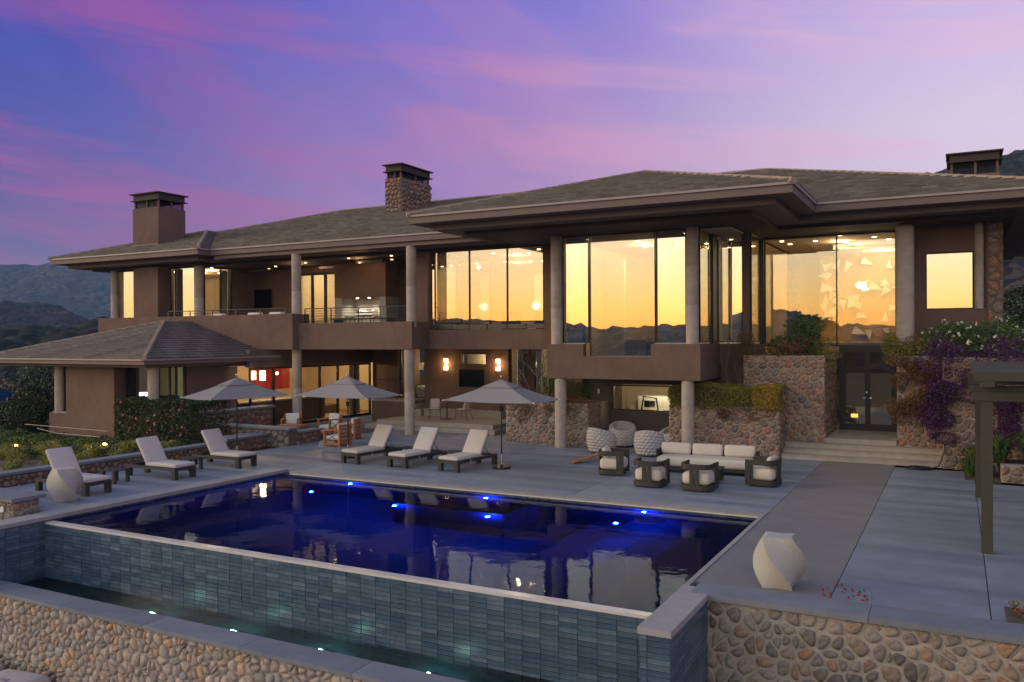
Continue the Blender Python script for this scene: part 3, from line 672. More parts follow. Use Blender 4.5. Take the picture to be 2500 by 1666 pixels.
# fire-pit seating walls
fp = thing('fire_pit_wall', 'stepped fieldstone seat wall round the teak chairs', 'stone wall', (-23.5, 23.5, 0))
part('wall_core', MB().box(-25.5, -21.25, 22.9, 23.3, -.4, .57).box(-26.2, -25.6, 22.9, 26.6, -.3, .97).box(-21.7, -21.3, 23.3, 24.6, -.3, .4), 'grout_dark', fp)
for a, b in ((-25.52, -23.4), (-23.4, -21.17)): part('cap_stone', box(a+.003, b-.003, 22.8, 23.38, .57, .64), 'cap', fp)
part('cap_stone', box(-26.3, -25.53, 22.8, 26.7, .97, 1.05), 'cap', fp); part('cap_stone', box(-21.76, -21.2, 23.39, 24.7, .4, .47), 'cap', fp)
veneer(fp, (-25.6, 22.9, -.4), (1, 0, 0), (0, -1, 0), 4.35, .96, .27, 'fieldstone', gap=.015, depth=.05, seed=31)
veneer(fp, (-25.6, 22.9, .0), (0, 1, 0), (1, 0, 0), 3.6, .95, .25, 'redstone', gap=.015, depth=.05, seed=32)
veneer(fp, (-26.2, 22.9, .1), (1, 0, 0), (0, -1, 0), .6, .85, .25, 'fieldstone', gap=.015, depth=.05, seed=33)
veneer(fp, (-21.3, 23.3, -.1), (0, 1, 0), (1, 0, 0), 1.3, .5, .2, 'redstone', gap=.015, depth=.04, seed=34)
part('address_plate', box(-22.35, -22.13, 22.83, 22.86, .12, .28), 'coping', fp)
bk = thing('planter_block', 'small capped stone block between the rear lounger and the seat wall', 'stone wall', (-22.5, 21.5, 0))
part('wall_core', box(-23.0, -22.25, 20.9, 22.85, -.3, .34), 'grout_dark', bk); part('cap_stone', box(-23.08, -22.15, 20.82, 22.88, .34, .42), 'cap', bk)
veneer(bk, (-23.0, 20.9, -.2), (1, 0, 0), (0, -1, 0), .75, .54, .2, 'fieldstone', gap=.014, depth=.045, seed=35)
veneer(bk, (-22.25, 20.9, -.1), (0, 1, 0), (1, 0, 0), 1.9, .44, .2, 'redstone', gap=.014, depth=.045, seed=36)

# entry steps, piers
st = thing('entry_steps', None, None, (-2.7, 28, 0), kind='structure')
for k, y in enumerate([27.33, 27.67, 28.0]): part('step', MB().box(-4.93, -.42, y, 29.2, k*.15+.001, (k+1)*.15-.02).box(-4.95, -.4, y-.02, 29.2, (k+1)*.15-.02, (k+1)*.15), 'step', st)
part('landing', MB().box(-3.78, -1.68, 28.33, 31.3, .451, .6), 'step', st)
pl = thing('entry_pier', 'tall red-brown fieldstone planter pier left of the entry doors', 'stone pier', (-5, 29.5, 0))
part('wall_core', box(-6.3, -3.78, 28.28, 31.2, 0, 3.22), 'grout_warm', pl)
veneer(pl, (-6.3, 28.28, .45), (1, 0, 0), (0, -1, 0), 2.52, 2.77, .215, 'redstone', gap=.007, two=.45, depth=.045, seed=41, asp=1.3)
veneer(pl, (-3.78, 28.28, .6), (0, 1, 0), (1, 0, 0), 2.9, 2.62, .215, 'redstone', gap=.007, two=.45, depth=.045, seed=42, asp=1.3)
pr_ = thing('entry_pier', 'fieldstone pier with white-streaked mortar right of the entry doors', 'stone pier', (-1.1, 29.5, 0))
part('wall_core', box(-1.66, -.36, 28.36, 31.2, .3, 3.22), 'grout_warm', pr_)
veneer(pr_, (-1.66, 28.36, .45), (1, 0, 0), (0, -1, 0), 1.3, 2.77, .215, 'redstone', gap=.007, two=.45, depth=.045, seed=43, asp=1.2)
po = thing('terrace_wall', 'high fieldstone terrace wall behind the pergola posts', 'stone wall', (1.5, 27.5, 0))
part('wall_core', box(-.40, 5, 27.17, 28.6, 0, 3.2), 'grout_warm', po)
veneer(po, (-.40, 27.17, 0), (1, 0, 0), (0, -1, 0), 3.4, 3.2, .215, 'redstone', gap=.007, two=.45, depth=.045, seed=44, asp=1.3)
pm = thing('planter', 'fieldstone planter under the golden hedge beside the lounge sofa', 'stone planter', (-6.7, 27.8, 0))
part('wall_core', box(-8.55, -4.99, 27.27, 28.9, 0, 1.58), 'grout_warm', pm)
veneer(pm, (-8.55, 27.27, 0), (1, 0, 0), (0, -1, 0), 3.56, 1.6, .20, 'redstone', gap=.007, two=.45, depth=.045, seed=45)
veneer(pm, (-4.99, 27.27, 0), (0, 1, 0), (1, 0, 0), 1.6, 1.6, .20, 'redstone', gap=.007, two=.45, depth=.045, seed=46)
pq = thing('planter', 'pale fieldstone planter under russet shrubs left of the bay columns', 'stone planter', (-13.2, 27.8, 0))
part('wall_core', box(-14.75, -11.5, 27.27, 29.3, 0, 1.5), 'grout_warm', pq)
veneer(pq, (-14.75, 27.27, 0), (1, 0, 0), (0, -1, 0), 3.25, 1.52, .20, 'fieldstone', gap=.007, two=.45, depth=.045, seed=47)
veneer(pq, (-11.5, 27.27, 0), (0, 1, 0), (1, 0, 0), 1.2, 1.52, .20, 'redstone', gap=.007, two=.45, depth=.045, seed=48)
pg_ = thing('planter', 'knee-high stone planter with grasses at the right frame edge', 'stone planter', (2, 25.7, 0))
part('wall_core', box(.98, 5, 25.3, 25.65, 0, .45), 'grout', pg_)
veneer(pg_, (.98, 25.3, 0), (1, 0, 0), (0, -1, 0), 1.8, .47, .2, 'fieldstone', gap=.012, depth=.045, seed=49)
struct('planting_bed', MB().box(.15, .98, 25.3, 27.1, -.05, .03).box(.98, 5, 25.65, 27.1, .0, .4), 'soil')
struct('planting_bed', MB().box(.56, 3.5, 12.93, 13.6, -.02, .025), 'soil')
# side terrace with the bistro set
te = thing('side_terrace', None, None, (-19, 30.5, 0), kind='structure')
part('step', box(-22.6, -16.2, 28.98, 33.4, .001, .18), 'step', te); part('step', box(-22.2, -16.45, 29.3, 33.4, .181, .36), 'step', te)
part('step', box(-21.4, -17.35, 31.75, 33.4, .361, .68), 'step', te)

# ================================================================== THE HOUSE
H = thing('house', 'long brown stucco hillside villa with hipped tile roofs, round columns and glowing glass walls', 'house', (-18, 30, 0))
def hp(name, mb, m, parent=None, **k):
    if name in ('wall', 'post', 'room_wall', 'balcony_parapet', 'grill_niche') and len(mb.v) > 8 and len(mb.v) % 8 == 0 and len(mb.f) == len(mb.v)*6//8:
        for i in range(0, len(mb.v), 8): o = part(name, box(mb.v[i][0], mb.v[i+1][0], mb.v[i][1], mb.v[i+2][1], mb.v[i][2], mb.v[i+4][2]), m, parent or H, **k)
        return o
    return part(name, mb, m, parent or H, **k)
ZC = 7.40
def foot(o): return [(-40.9+o, 26.75+o), (-30.2-o, 26.75+o), (-30.2-o, 27.45+o), (-16.44+o, 27.45+o), (-16.44+o, 23.4+o), (-3.86-o, 23.4+o), (-3.86-o, 27.45+o), (2.95-o, 27.45+o), (2.95-o, 47.9-o), (-40.9+o, 47.9-o)]
hp('eave', MB().prism(foot(.05), 7.71, 7.93), 'fascia')
hp('gutter', MB().prism(foot(0), 7.93, 8.0), 'gutter')
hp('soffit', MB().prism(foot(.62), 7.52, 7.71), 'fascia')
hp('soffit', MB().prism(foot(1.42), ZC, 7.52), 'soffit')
SL = .307
def roof_face(mb, p0, a, b, Lf, zE, s, run, h0=True, h1=True, e=.33, tw=.44, split=None, k0=0):
    """courses of tiles: p0 eave corner, a along the eave, b up the slope (plan); returns list of course meshes if split"""
    a, b = Vector((a[0], a[1], 0)), Vector((b[0], b[1], 0)); p0 = Vector((p0[0], p0[1], zE)); out = []
    rnd = random.Random(int(Lf*100)+k0); k = 0
    while k*e < run:
        d0, d1 = k*e, min((k+1)*e+.02, run); c = MB() if split is not None else mb
        u0, u1 = (d0 if h0 else 0), Lf-(d0 if h1 else 0); U0, U1 = (d1 if h0 else 0), Lf-(d1 if h1 else 0)
        off = (k % 2)*tw/2; x = u0-off
        while x < u1-.02:
            xa, xb = max(x, u0), min(x+tw-.006, u1)
            if xb-xa > .03:
                ya, yb_ = min(max(xa, U0), U1), min(max(xb, U0), U1); t = .07+rnd.uniform(-.007, .01)
                def P(u, d, z): return tuple(p0+a*u+b*d+Vector((0, 0, s*d+z)))
                c.add([P(xa, d0, -.01), P(xb, d0, -.01), P(yb_, d1, -.02), P(ya, d1, -.02), P(xa, d0, t), P(xb, d0, t), P(yb_, d1, .012), P(ya, d1, .012)],
                      [(3, 2, 1, 0), (4, 5, 6, 7), (0, 1, 5, 4), (1, 2, 6, 5), (2, 3, 7, 6), (3, 0, 4, 7)])
            x += tw
        if split is not None: out.append(c)
        k += 1
    return out
def ridge_line(mb, p, q, wd=.13):
    p, q = Vector(p), Vector(q); d = q-p; n = max(1, int(d.length/.5)); h = Vector((d.x, d.y, 0)).normalized(); sd = Vector((-h.y, h.x, 0))
    for i in range(n):
        a = p+d*(i/n); b = p+d*((i+1)/n)+d.normalized()*.03; w0, w1 = wd*1.04, wd*.94
        mb.hull8([tuple(a-sd*w0+Vector((0, 0, -.06))), tuple(b-sd*w1+Vector((0, 0, -.06))), tuple(b+sd*w1+Vector((0, 0, -.06))), tuple(a+sd*w0+Vector((0, 0, -.06)))],
                 [tuple(a-sd*w0*.45+Vector((0, 0, .085))), tuple(b-sd*w1*.45+Vector((0, 0, .07))), tuple(b+sd*w1*.45+Vector((0, 0, .07))), tuple(a+sd*w0*.45+Vector((0, 0, .085)))])
def hip(x0, x1, y0, y1, name_label, faces, z=8.005):
    run = min(x1-x0, y1-y0)/2; rf = MB(); zt = z+SL*run
    if x1-x0 > y1-y0: ra, rb = (x0+run, y0+run, zt), (x1-run, y0+run, zt)
    else: ra, rb = (x0+run, y0+run, zt), (x0+run, y1-run, zt)
    base = MB(); c = [(x0, y0, z), (x1, y0, z), (x1, y1, z), (x0, y1, z)]
    if x1-x0 > y1-y0: base.add(c+[ra, rb], [(0, 1, 5, 4), (1, 2, 5), (2, 3, 4, 5), (3, 0, 4), (3, 2, 1, 0)])
    else: base.add(c+[ra, rb], [(0, 1, 4), (1, 2, 5, 4), (2, 3, 5), (3, 0, 4, 5), (3, 2, 1, 0)])
    root = hp('roof', base, 'roof', label=name_label)
    if 'f' in faces: roof_face(rf, (x0, y0), (1, 0), (0, 1), x1-x0, z, SL, run)
    if 'r' in faces: roof_face(rf, (x1, y0), (0, 1), (-1, 0), y1-y0, z, SL, run)
    if 'l' in faces: roof_face(rf, (x0, y1), (0, -1), (1, 0), y1-y0, z, SL, run)
    hp('roof_tiles', rf, 'roof', root, kind='stuff')
    rl = MB(); ridge_line(rl, (x0, y0, z+.02), ra); ridge_line(rl, (x1, y0, z+.02), rb if x1-x0 > y1-y0 else ra); ridge_line(rl, ra, rb)
    hp('ridge_cap', rl, 'ridge', root)
    return root
roof_main = hip(-40.9, 2.95, 27.45, 47.9, 'long main hipped roof', 'fr')
roof_wing = hip(-40.95, -30.2, 26.75, 44, 'left wing hipped roof', 'fr')
roof_bay = hip(-16.44, -3.86, 23.4, 40, 'projecting centre hipped roof', 'fr')
# columns
def column(x, y, z0, z1, rr=.205):
    prof = [(rr, 0)]; n = max(1, int((z1-z0)/1.25))
    for i in range(1, n): z = (z1-z0)*i/n; prof += [(rr, z-.012), (rr-.005, z-.006), (rr-.005, z+.006), (rr, z+.012)]
    hp('column', MB().lathe(prof+[(rr, z1-z0)], (x, y), 28, z0), 'column', smooth=True, angle=40)
for a in [(-38.25, 28.55, 4.9, 7.42, .19), (-32.15, 28.55, 4.3, 7.42, .225), (-25.35, 27.82, 4.3, 7.54), (-19.32, 27.82, 4.3, 7.54),
          (-25.35, 27.82, 0, 3.42), (-19.42, 27.80, 0, 3.42), (-12.33, 26.84, 0, 2.44), (-7.78, 26.84, 0, 2.44), (-12.46, 26.84, 3.6, 7.42), (-7.62, 26.84, 3.6, 7.42)]: column(*a)
hp('pier', MB().rbox(-1.76, -1.22, 29.3, 29.8, 3.0, 7.42, .18, 4), 'column', smooth=True)
column(.60, 30.45, 4.69, 7.42, .14)
# balcony band
hp('balcony_parapet', MB().box(-37.7, -25.03, 27.2, 27.46, 3.41, 4.94).box(-25.36, -25.02, 27.461, 28.25, 3.412, 4.93), 'stucco')
hp('balcony_parapet', MB().box(-25.018, -19.13, 27.56, 27.82, 3.414, 4.53).box(-19.46, -19.132, 27.821, 28.8, 3.416, 4.52), 'stucco')
hp('balcony_parapet', box(-19.13, -12.9, 28.81, 29.05, 3.41, 4.19), 'stucco')
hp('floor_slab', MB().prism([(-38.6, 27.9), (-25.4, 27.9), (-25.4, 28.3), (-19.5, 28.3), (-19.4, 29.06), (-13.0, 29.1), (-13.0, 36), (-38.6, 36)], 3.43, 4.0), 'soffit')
hp('beam', MB().box(-30.1, -13.2, 27.62, 28.06, 7.54, 7.705), 'fascia')
# bay
hp('bay_parapet', MB().box(-12.75, -11.36, 26.6, 26.86, 2.432, 3.62).box(-11.36, -8.95, 26.6, 26.86, 2.43, 3.20).box(-8.95, -7.3, 26.6, 26.86, 2.432, 3.618).box(-7.56, -7.302, 26.86, 29.2, 2.434, 3.616).box(-12.748, -12.5, 26.86, 29.2, 2.434, 3.616), 'stucco')
hp('bay_sill', MB().box(-12.3, -11.4, 26.861, 27.06, 3.6, 3.66).box(-8.9, -7.7, 26.861, 27.06, 3.6, 3.66).box(-11.3, -9.0, 26.861, 27.06, 3.14, 3.215), 'coping')
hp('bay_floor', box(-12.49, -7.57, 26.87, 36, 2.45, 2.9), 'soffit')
hp('wall', MB().box(-7.3, -5.9, 29.2, 29.45, 0, 3.6), 'stucco')
hp('wall', MB().box(-13.4, -11.38, 29.35, 29.6, 0, 2.44).box(-9.07, -7.301, 29.35, 29.6, 0, 2.44).box(-11.38, -9.07, 29.35, 29.6, 0, 1.13).box(-11.38, -9.07, 29.35, 29.6, 2.12, 2.44), 'stucco_grey')

def window(axis, c, a0, a1, z0, z1, mull=(), g='glass', fw=.045, parent=None, label=None, transom=()):
    """framed glazing in the plane y=c (axis 'x') or x=c (axis 'y'); children: frame bars, one pane per bay"""
    def bx(mb, u0, u1, w0, w1, d0, d1):
        return mb.box(u0, u1, c+d0, c+d1, w0, w1) if axis == 'x' else mb.box(c+d0, c+d1, u0, u1, w0, w1)
    fr = MB(); bx(fr, a0, a1, z0, z0+fw, -.04, .05); bx(fr, a0, a1, z1-fw, z1, -.04, .05)
    bx(fr, a0, a0+fw, z0+fw, z1-fw, -.039, .049); bx(fr, a1-fw, a1, z0+fw, z1-fw, -.039, .049)
    for mm in mull: bx(fr, mm-fw*.6, mm+fw*.6, z0+fw, z1-fw, -.038, .048)
    wv = hp('window', fr, 'frame', parent, label=label)
    es = [a0+fw]+[m for m in mull]+[a1-fw]; gs = g if isinstance(g, (list, tuple)) else [g]*(len(es)-1)
    for i in range(len(es)-1):
        e0 = es[i]+(fw*.6 if i else 0); e1 = es[i+1]-(fw*.6 if i < len(es)-2 else 0)
        hp('pane', bx(MB(), e0+.002, e1-.002, z0+fw+.002, z1-fw-.002, -.006, .006), gs[i], wv)
    return wv
# upper level glazing
window('x', 28.7, -38.15, -36.15, 4.95, 7.39, g='glass_bright')
hp('wall', box(-36.05, -34.28, 27.95, 28.9, 4.0, ZC), 'stucco')
window('x', 28.7, -34.26, -32.2, 4.3, 7.39, mull=(-33.9,), g=['glass_soft', 'glass_bright'])
window('y', -32.05, 28.75, 30.5, 4.05, 7.39, mull=(29.78,), g='glass_soft')
hp('wall', box(-33.5, -29.4, 32.0, 32.2, 4.0, ZC), 'stucco')
def curtain(x0, x1, y, z0, z1, axis='x'):
    n = 14; mb = MB()
    for i in range(n+1):
        t = x0+(x1-x0)*i/n; d = .035*(1 if i % 2 else -1)
        for z in (z0, z1): mb.v.append((t, y+d, z) if axis == 'x' else (y+d, t, z))
    mb.f = [(2*i, 2*i+2, 2*i+3, 2*i+1) for i in range(n)]; k = len(mb.v)
    mb.v += [(a+.004, b+.004, c) for a, b, c in mb.v]; mb.f += [tuple(j+k for j in reversed(q)) for q in mb.f]
    hp('curtain', mb, 'curtain', smooth=True)
curtain(-34.15, -33.55, 28.85, 4.02, 7.3); curtain(29.95, 30.42, -32.25, 4.02, 7.3, 'y')
window('x', 32.0, -29.35, -25.95, 4.02, 7.12, mull=(-28.12, -27.3), g='glass_soft', fw=.12)
hp('wall', MB().box(-29.35, -25.95, 32.0, 32.2, 7.12, ZC).box(-32.3, -31.95, 30.5, 32.0, 4, ZC), 'stucco')
hp('grill_hood', MB().box(-25.9, -22.95, 31.0, 32.2, 5.78, ZC), 'stucco')
hp('grill_niche', MB().box(-25.9, -25.5, 31.0, 32.2, 4, 5.775).box(-23.3, -22.95, 31.0, 32.2, 4, 5.775).box(-25.5, -23.3, 32.0, 32.2, 4, 5.775), 'coping')
hp('wall', box(-22.95, -22.4, 32.0, 32.2, 4, ZC), 'in_brown')
window('x', 32.2, -22.4, -19.9, 4.02, 7.3, mull=(-21.9, -21.0), g=['glass_soft', 'glass_bright', 'glass_bright'])
hp('wall', box(-19.76, -19.22, 28.82, 29.2, 4.0, ZC), 'stucco')
window('x', 28.95, -18.95, -13.96, 4.47, 7.39, mull=(-17.28, -15.56), g='glass')
window('y', -19.05, 29.2, 33.8, 4.47, 7.39, mull=(31.2,), g='glass')
tr = MB()
for a, b in zip([-18.9, -18.1, -17.28, -16.45, -15.56, -14.72], [-18.14, -17.32, -16.49, -15.6, -14.76, -13.98]): tr.box(a, b, 28.93, 29.02, 4.22, 4.40)
hp('window_rail', tr, 'steel')
hp('wall', MB().box(-13.95, -13.55, 28.9, 29.2, 4.0, ZC).box(-13.55, -12.75, 28.6, 29.2, 3.6, ZC), 'stucco')
# bay glazing
window('x', 27.0, -12.28, -11.3, 3.66, 7.39, g='glass_bright', fw=.03)
window('x', 27.0, -11.27, -8.9, 3.21, 7.39, g='glass', fw=.03)
window('x', 27.0, -8.87, -7.86, 3.66, 7.39, g='glass_bright', fw=.03)
window('y', -7.46, 27.05, 28.5, 3.66, 7.39, g='glass', fw=.04)
window('y', -12.3, 27.05, 28.9, 3.66, 7.39, g='glass', fw=.04)
hp('post', box(-7.5, -7.36, 28.5, 29.1, 3.6, ZC), 'frame')
window('x', 29.14, -7.36, -6.5, 3.66, 7.39, g='glass_bright', fw=.03)
hp('post', box(-6.5, -6.3, 29.08, 29.3, 3.6, ZC), 'stucco')
window('y', -6.29, 29.3, 30.95, 3.66, 7.39, g='glass_soft', fw=.03)
hp('post', box(-6.33, -6.19, 30.96, 31.3, 3.2, ZC), 'frame')
# the tall entry glazing and doors
window('x', 31.2, -6.18, -1.84, 3.50, 7.39, mull=(-3.73,), g='glass_mid', fw=.035, label='two tall panes above the entry doors')
hp('wall', MB().box(-1.84, -1.0, 31.1, 31.3, .6, ZC), 'stucco')
dr = hp('entry_door', MB().box(-3.66, -1.86, 31.16, 31.24, 3.30, 3.50).box(-3.66, -3.5, 31.16, 31.24, .6, 3.3).box(-2.0, -1.86, 31.16, 31.24, .6, 3.3).box(-2.83, -2.66, 31.15, 31.25, .6, 3.3).box(-3.5, -2.83, 31.16, 31.24, .6, .82).box(-2.66, -2.0, 31.16, 31.24, .6, .82), 'alu_b')
hp('pane', box(-3.5, -2.83, 31.19, 31.2, .82, 3.3), 'glass_soft', dr); hp('pane', box(-2.66, -2.0, 31.19, 31.2, .82, 3.3), 'glass_soft', dr)
hp('handle', MB().tube([(-2.79, 31.10, 1.72), (-2.90, 31.10, 1.72)], .014), 'chrome', dr); hp('handle', MB().tube([(-2.70, 31.10, 1.72), (-2.60, 31.10, 1.72)], .014), 'chrome', dr)
hp('lock', MB().lathe([(.028, 0), (.028, .03)], n=12).xf(Matrix.Translation((-2.78, 31.15, 1.92)) @ Matrix.Rotation(R(90), 4, 'X')), 'chrome', dr)
# right end of the upper level
window('x', 30.5, -.92, .44, 4.70, 6.52, g='glass_bright', fw=.03)
hp('wall', box(-.93, .46, 30.41, 30.7, 6.53, ZC), 'stucco')
hp('wall', MB().box(-1.25, -.93, 30.4, 30.7, 3.2, ZC).box(-.93, 1.2, 30.4, 30.7, 3.2, 4.69).box(.76, 1.2, 30.42, 30.7, 4.69, ZC).box(.45, .76, 30.62, 30.72, 4.69, ZC), 'stucco')
chs = hp('end_wall', box(.82, 1.25, 30.3, 38, 3.2, ZC), 'grout_dark')
veneer(chs, (.82, 30.3, 3.2), (1, 0, 0), (0, -1, 0), .43, 4.2, .24, 'redstone', gap=.012, depth=.04, seed=51)
# interiors
def room(x0, x1, y0, y1, z0, z1, wall='in_wall', floor='in_floor', ceil='in_ceil', sides='lrb', fy=None):
    if 'b' in sides: hp('room_wall', box(x0, x1, y1, y1+.1, z0, z1), wall)
    if 'l' in sides: hp('room_wall', box(x0, x0+.08, y0, y1-.01, z0, z1), wall)
    if 'r' in sides: hp('room_wall', box(x1-.08, x1, y0, y1-.01, z0, z1), wall)
    hp('room_floor', box(x0+.09, x1-.09, fy or y0, y1-.01, z0-.05, z0+.02), floor)
    hp('room_ceiling', box(x0+.09, x1-.09, y0, y1-.01, z1-.03, z1), ceil)
def downlight(x, y, z, m='lamp', rr=.07): hp('ceiling_light', MB().lathe([(rr, 0), (rr, .012)], (x, y), 14, z-.014), m)
def point(x, y, z, e, col=(1, .76, .42), rad=.05):
    l = bpy.data.lights.new('room_lamp', 'POINT'); l.energy = e; l.color = col; l.shadow_soft_size = rad
    o = bpy.data.objects.new('room_lamp', l); COL.objects.link(o); o.location = (x, y, z)
def spot(x, y, z, e, col=(1, .74, .42), size=120):
    l = bpy.data.lights.new('down_lamp', 'SPOT'); l.energy = e; l.color = col; l.spot_size = R(size); l.spot_blend = .7; l.shadow_soft_size = .05
    o = bpy.data.objects.new('down_lamp', l); COL.objects.link(o); o.location = (x, y, z)
room(-38.6, -32.2, 28.8, 34.5, 4.0, 7.38, sides='lb'); point(-35.2, 31, 7.2, 170); point(-33.3, 30.4, 7.2, 80)
for p in ((-33.4, 29.8), (-33.6, 31.4), (-34.3, 31.8), (-35.5, 30)): downlight(*p, 7.35)
room(-29.5, -25.6, 32.25, 36, 4.0, 7.3, sides='lb'); point(-27.6, 34, 7.1, 130); downlight(-28.1, 33.6, 7.27); 
hp('interior_door', box(-29.0, -28.1, 35.9, 35.96, 4.0, 6.3), 'white')
room(-23.5, -13.2, 32.9, 37.5, 4.0, 7.38, sides='lb'); room(-19.0, -13.55, 29.1, 32.8, 4.0, 7.38, sides='')
point(-16.5, 31.5, 7.22, 80); point(-18, 34.5, 7.22, 70)
for p in ((-16.9, 30.2), (-15.6, 30.9), (-14.6, 29.8), (-14.9, 32.4), (-14.3, 33.2), (-18.3, 33.8), (-17.2, 34.2), (-16.6, 34.3), (-16.0, 34.4), (-15.4, 34.5)): downlight(*p, 7.345)
hp('room_wall', box(-18.0, -17.1, 36.2, 36.3, 4, 6.9), 'white'); 
room(-12.5, -6.35, 27.1, 36.5, 2.9, 7.38, sides='lb', floor='in_floor', fy=29.5); room(-6.3, -1.1, 31.4, 39, .6, 7.38, sides='rb', floor='deck_warm')
point(-10.5, 30.5, 7.22, 85); point(-8.5, 33, 7.22, 90)
for p in ((-11.6, 27.7), (-10.3, 29.2), (-8.1, 27.8), (-10.6, 31.0), (-10.3, 30.5), (-9.6, 31.6), (-8.6, 29.2), (-9.2, 30.6), (-8.3, 31.2), (-7.6, 29.8), (-7.9, 33.0), (-7.2, 30.4), (-6.9, 31.3)): downlight(*p, 7.345)
hp('inner_column', MB().lathe([(.26, 0), (.26, 4.4)], (-9.9, 31.5), 24, 2.92), 'white', smooth=True, angle=40)
hp('room_wall', box(-8.2, -7.9, 32.2, 34.5, 2.92, 6.6), 'white'); hp('room_wall', box(-12.3, -11.5, 31.0, 31.2, 2.92, 6.9), 'white')
hp('inner_pier', box(-7.05, -6.75, 31.2, 31.5, 2.92, 7.36), 'in_brown')
point(-3.8, 33, 7.22, 120); point(-2.6, 35.2, 7.0, 80); point(-4.5, 34, 2.4, 4)  # middle point, near the triangle wall, is added to brighten the triangles
for p in ((-4.6, 32.4), (-3.7, 33.6), (-2.6, 32.2), (-2.2, 33.2), (-5.7, 31.9), (-5.6, 33)): downlight(*p, 7.345)
hp('gallery_floor', box(-6.2, -1.2, 32.6, 39, 3.3, 3.62), 'in_wall')
hp('ceiling_cove', MB().box(-4.2, -1.25, 34.0, 38.9, 7.15, 7.34).box(-3.6, -1.25, 33.6, 34.0, 7.22, 7.34), 'white')
hp('room_wall', box(-5.0, -1.2, 36.5, 36.7, 3.62, 7.15), 'in_tan')
room(-1.0, .8, 30.8, 34, 3.7, 7.38, wall='in_brown'); point(-.2, 32.5, 6.6, 18); downlight(-.1, 31.4, 7.345)
# gym behind the low window
window('x', 29.36, -11.36, -9.09, 1.15, 2.1, mull=(), g='glass_soft', fw=.05)
room(-12.6, -8.2, 29.65, 34, 0, 2.43, floor='white'); point(-10.2, 31.4, 2.1, 60, (1, .85, .55))
hp('room_wall', box(-10.35, -10.15, 33.7, 33.9, 0, 2.4), 'in_brown')
# outdoor lounge lights and heaters
for p in ((-29.2, 30.6), (-26.6, 29.8), (-23.6, 29.2), (-22.3, 30.6), (-21.3, 29.2), (-30.4, 31.4)): downlight(*p, 7.39, 'lamp_dim', .06)
for x, y in ((-30.6, 31.0), (-26.3, 31.3), (-23.0, 29.9)): hp('ceiling_heater', box(x-.75, x+.75, y-.09, y+.09, 7.22, 7.33), 'steel')
for x in (-25.0, -24.3, -23.6): hp('niche_light', MB().lathe([(.05, 0), (.05, .02)], (x, 31.55), 12, 5.755), 'lamp'); spot(x, 31.55, 5.74, 70, (1, .86, .6), 130)
point(-27.5, 30.3, 7.2, 26, (1, .6, .3)); point(-23.5, 29.8, 7.2, 22, (1, .6, .3))
# railings
def railing(x0, x1, y, z0, z1, step, bars, m='steel'):
    rl = hp('railing', MB().tube([(x0, y, z1), (x1, y, z1)], .022, 6), m); x = x0
    while x <= x1+.01: hp('post', box(x-.018, x+.018, y-.018, y+.018, z0, z1-.015), m, rl); x += step
    for k in range(bars): z = z0+(z1-z0)*(k+1)/(bars+1); hp('rail', MB().tube([(x0, y, z), (x1, y, z)], .009, 5), m, rl)
railing(-32.9, -25.6, 27.4, 4.93, 5.18, 1.46, 1)
railing(-25.0, -19.2, 27.95, 4.5, 5.16, 1.45, 5)
railing(-24.1, -22.3, 31.75, 1.0, 1.95, 1.2, 8)
st_r = hp('stair_railing', MB().tube([(-22.2, 31.75, 1.93), (-21.3, 31.75, 1.38), (-21.3, 31.75, .36)], .022, 6), 'steel')
for k in range(8): hp('rail', MB().tube([(-22.2, 31.75, 1.82-k*.11), (-21.3, 31.75, 1.27-k*.11)], .009, 5), 'steel', st_r)
# lower level under the balcony
hp('wall', MB().box(-26.55, -26.3, 26.0, 34.5, 2.66, 3.42).box(-26.3, -23.86, 34.4, 34.6, 0, 3.42), 'stucco')
window('y', -26.42, 26.1, 34.35, .03, 2.65, mull=(27.5, 30.5, 31.8, 33.05), g='glass_soft', fw=.09)
hp('curtain', MB().tube([(-26.75, 33.2, 1.3), (-26.75, 33.9, 1.3)], .02, 4).add([(-26.8+.05*(i % 2), 33.15+i*.05, z) for z in (.1, 2.55) for i in range(16)], [(i, i+1, 17+i, 16+i) for i in range(15)]), 'curtain')
hp('room_wall', MB().box(-32.6, -32.5, 25.0, 36.5, 0, 3.4).box(-32.5, -26.6, 36.4, 36.5, 0, 3.4).box(-32.5, -27.2, 25.0, 25.1, 0, 2.8), 'in_wall')
hp('room_floor', box(-32.5, -26.5, 25.1, 36.4, -.03, .02), 'in_floor'); hp('room_ceiling', box(-32.5, -26.5, 25.1, 36.4, 2.72, 2.75), 'in_ceil')
point(-29.2, 29.5, 2.62, 150, (1, .66, .32)); point(-28.4, 33.4, 2.62, 200, (1, .66, .32))
hp('terrace_block', MB().box(-24.25, -22.2, 31.63, 33.0, 0, .96), 'stucco'); hp('block_cap', box(-24.3, -22.15, 31.58, 33.0, .96, 1.04), 'step')
for k, x in enumerate((-22.2, -21.85)): hp('side_step', box(x, x+.36, 31.6, 32.6, .36, .84-k*.2), 'step')
hp('wall', MB().box(-23.85, -23.55, 32.8, 34.6, 0.0, 3.42).box(-21.65, -19.72, 32.2, 32.5, .3, 3.42).box(-18.42, -17.28, 32.2, 32.5, .3, 3.42).box(-19.72, -18.42, 32.2, 32.5, .3, 2.68).box(-19.72, -18.42, 32.2, 32.5, 3.16, 3.42), 'stucco')
window('x', 32.4, -19.72, -18.42, 2.68, 3.16, g='glass_soft', fw=.02); hp('room_wall', box(-20.2, -17.6, 33.6, 33.7, 1.5, 3.4), 'in_wall'); point(-19, 33.1, 2.9, 22, (1, .82, .45), .06)
window('x', 33.0, -23.55, -21.65, 1.0, 3.41, mull=(-23.2,), g='glass_soft', fw=.05)
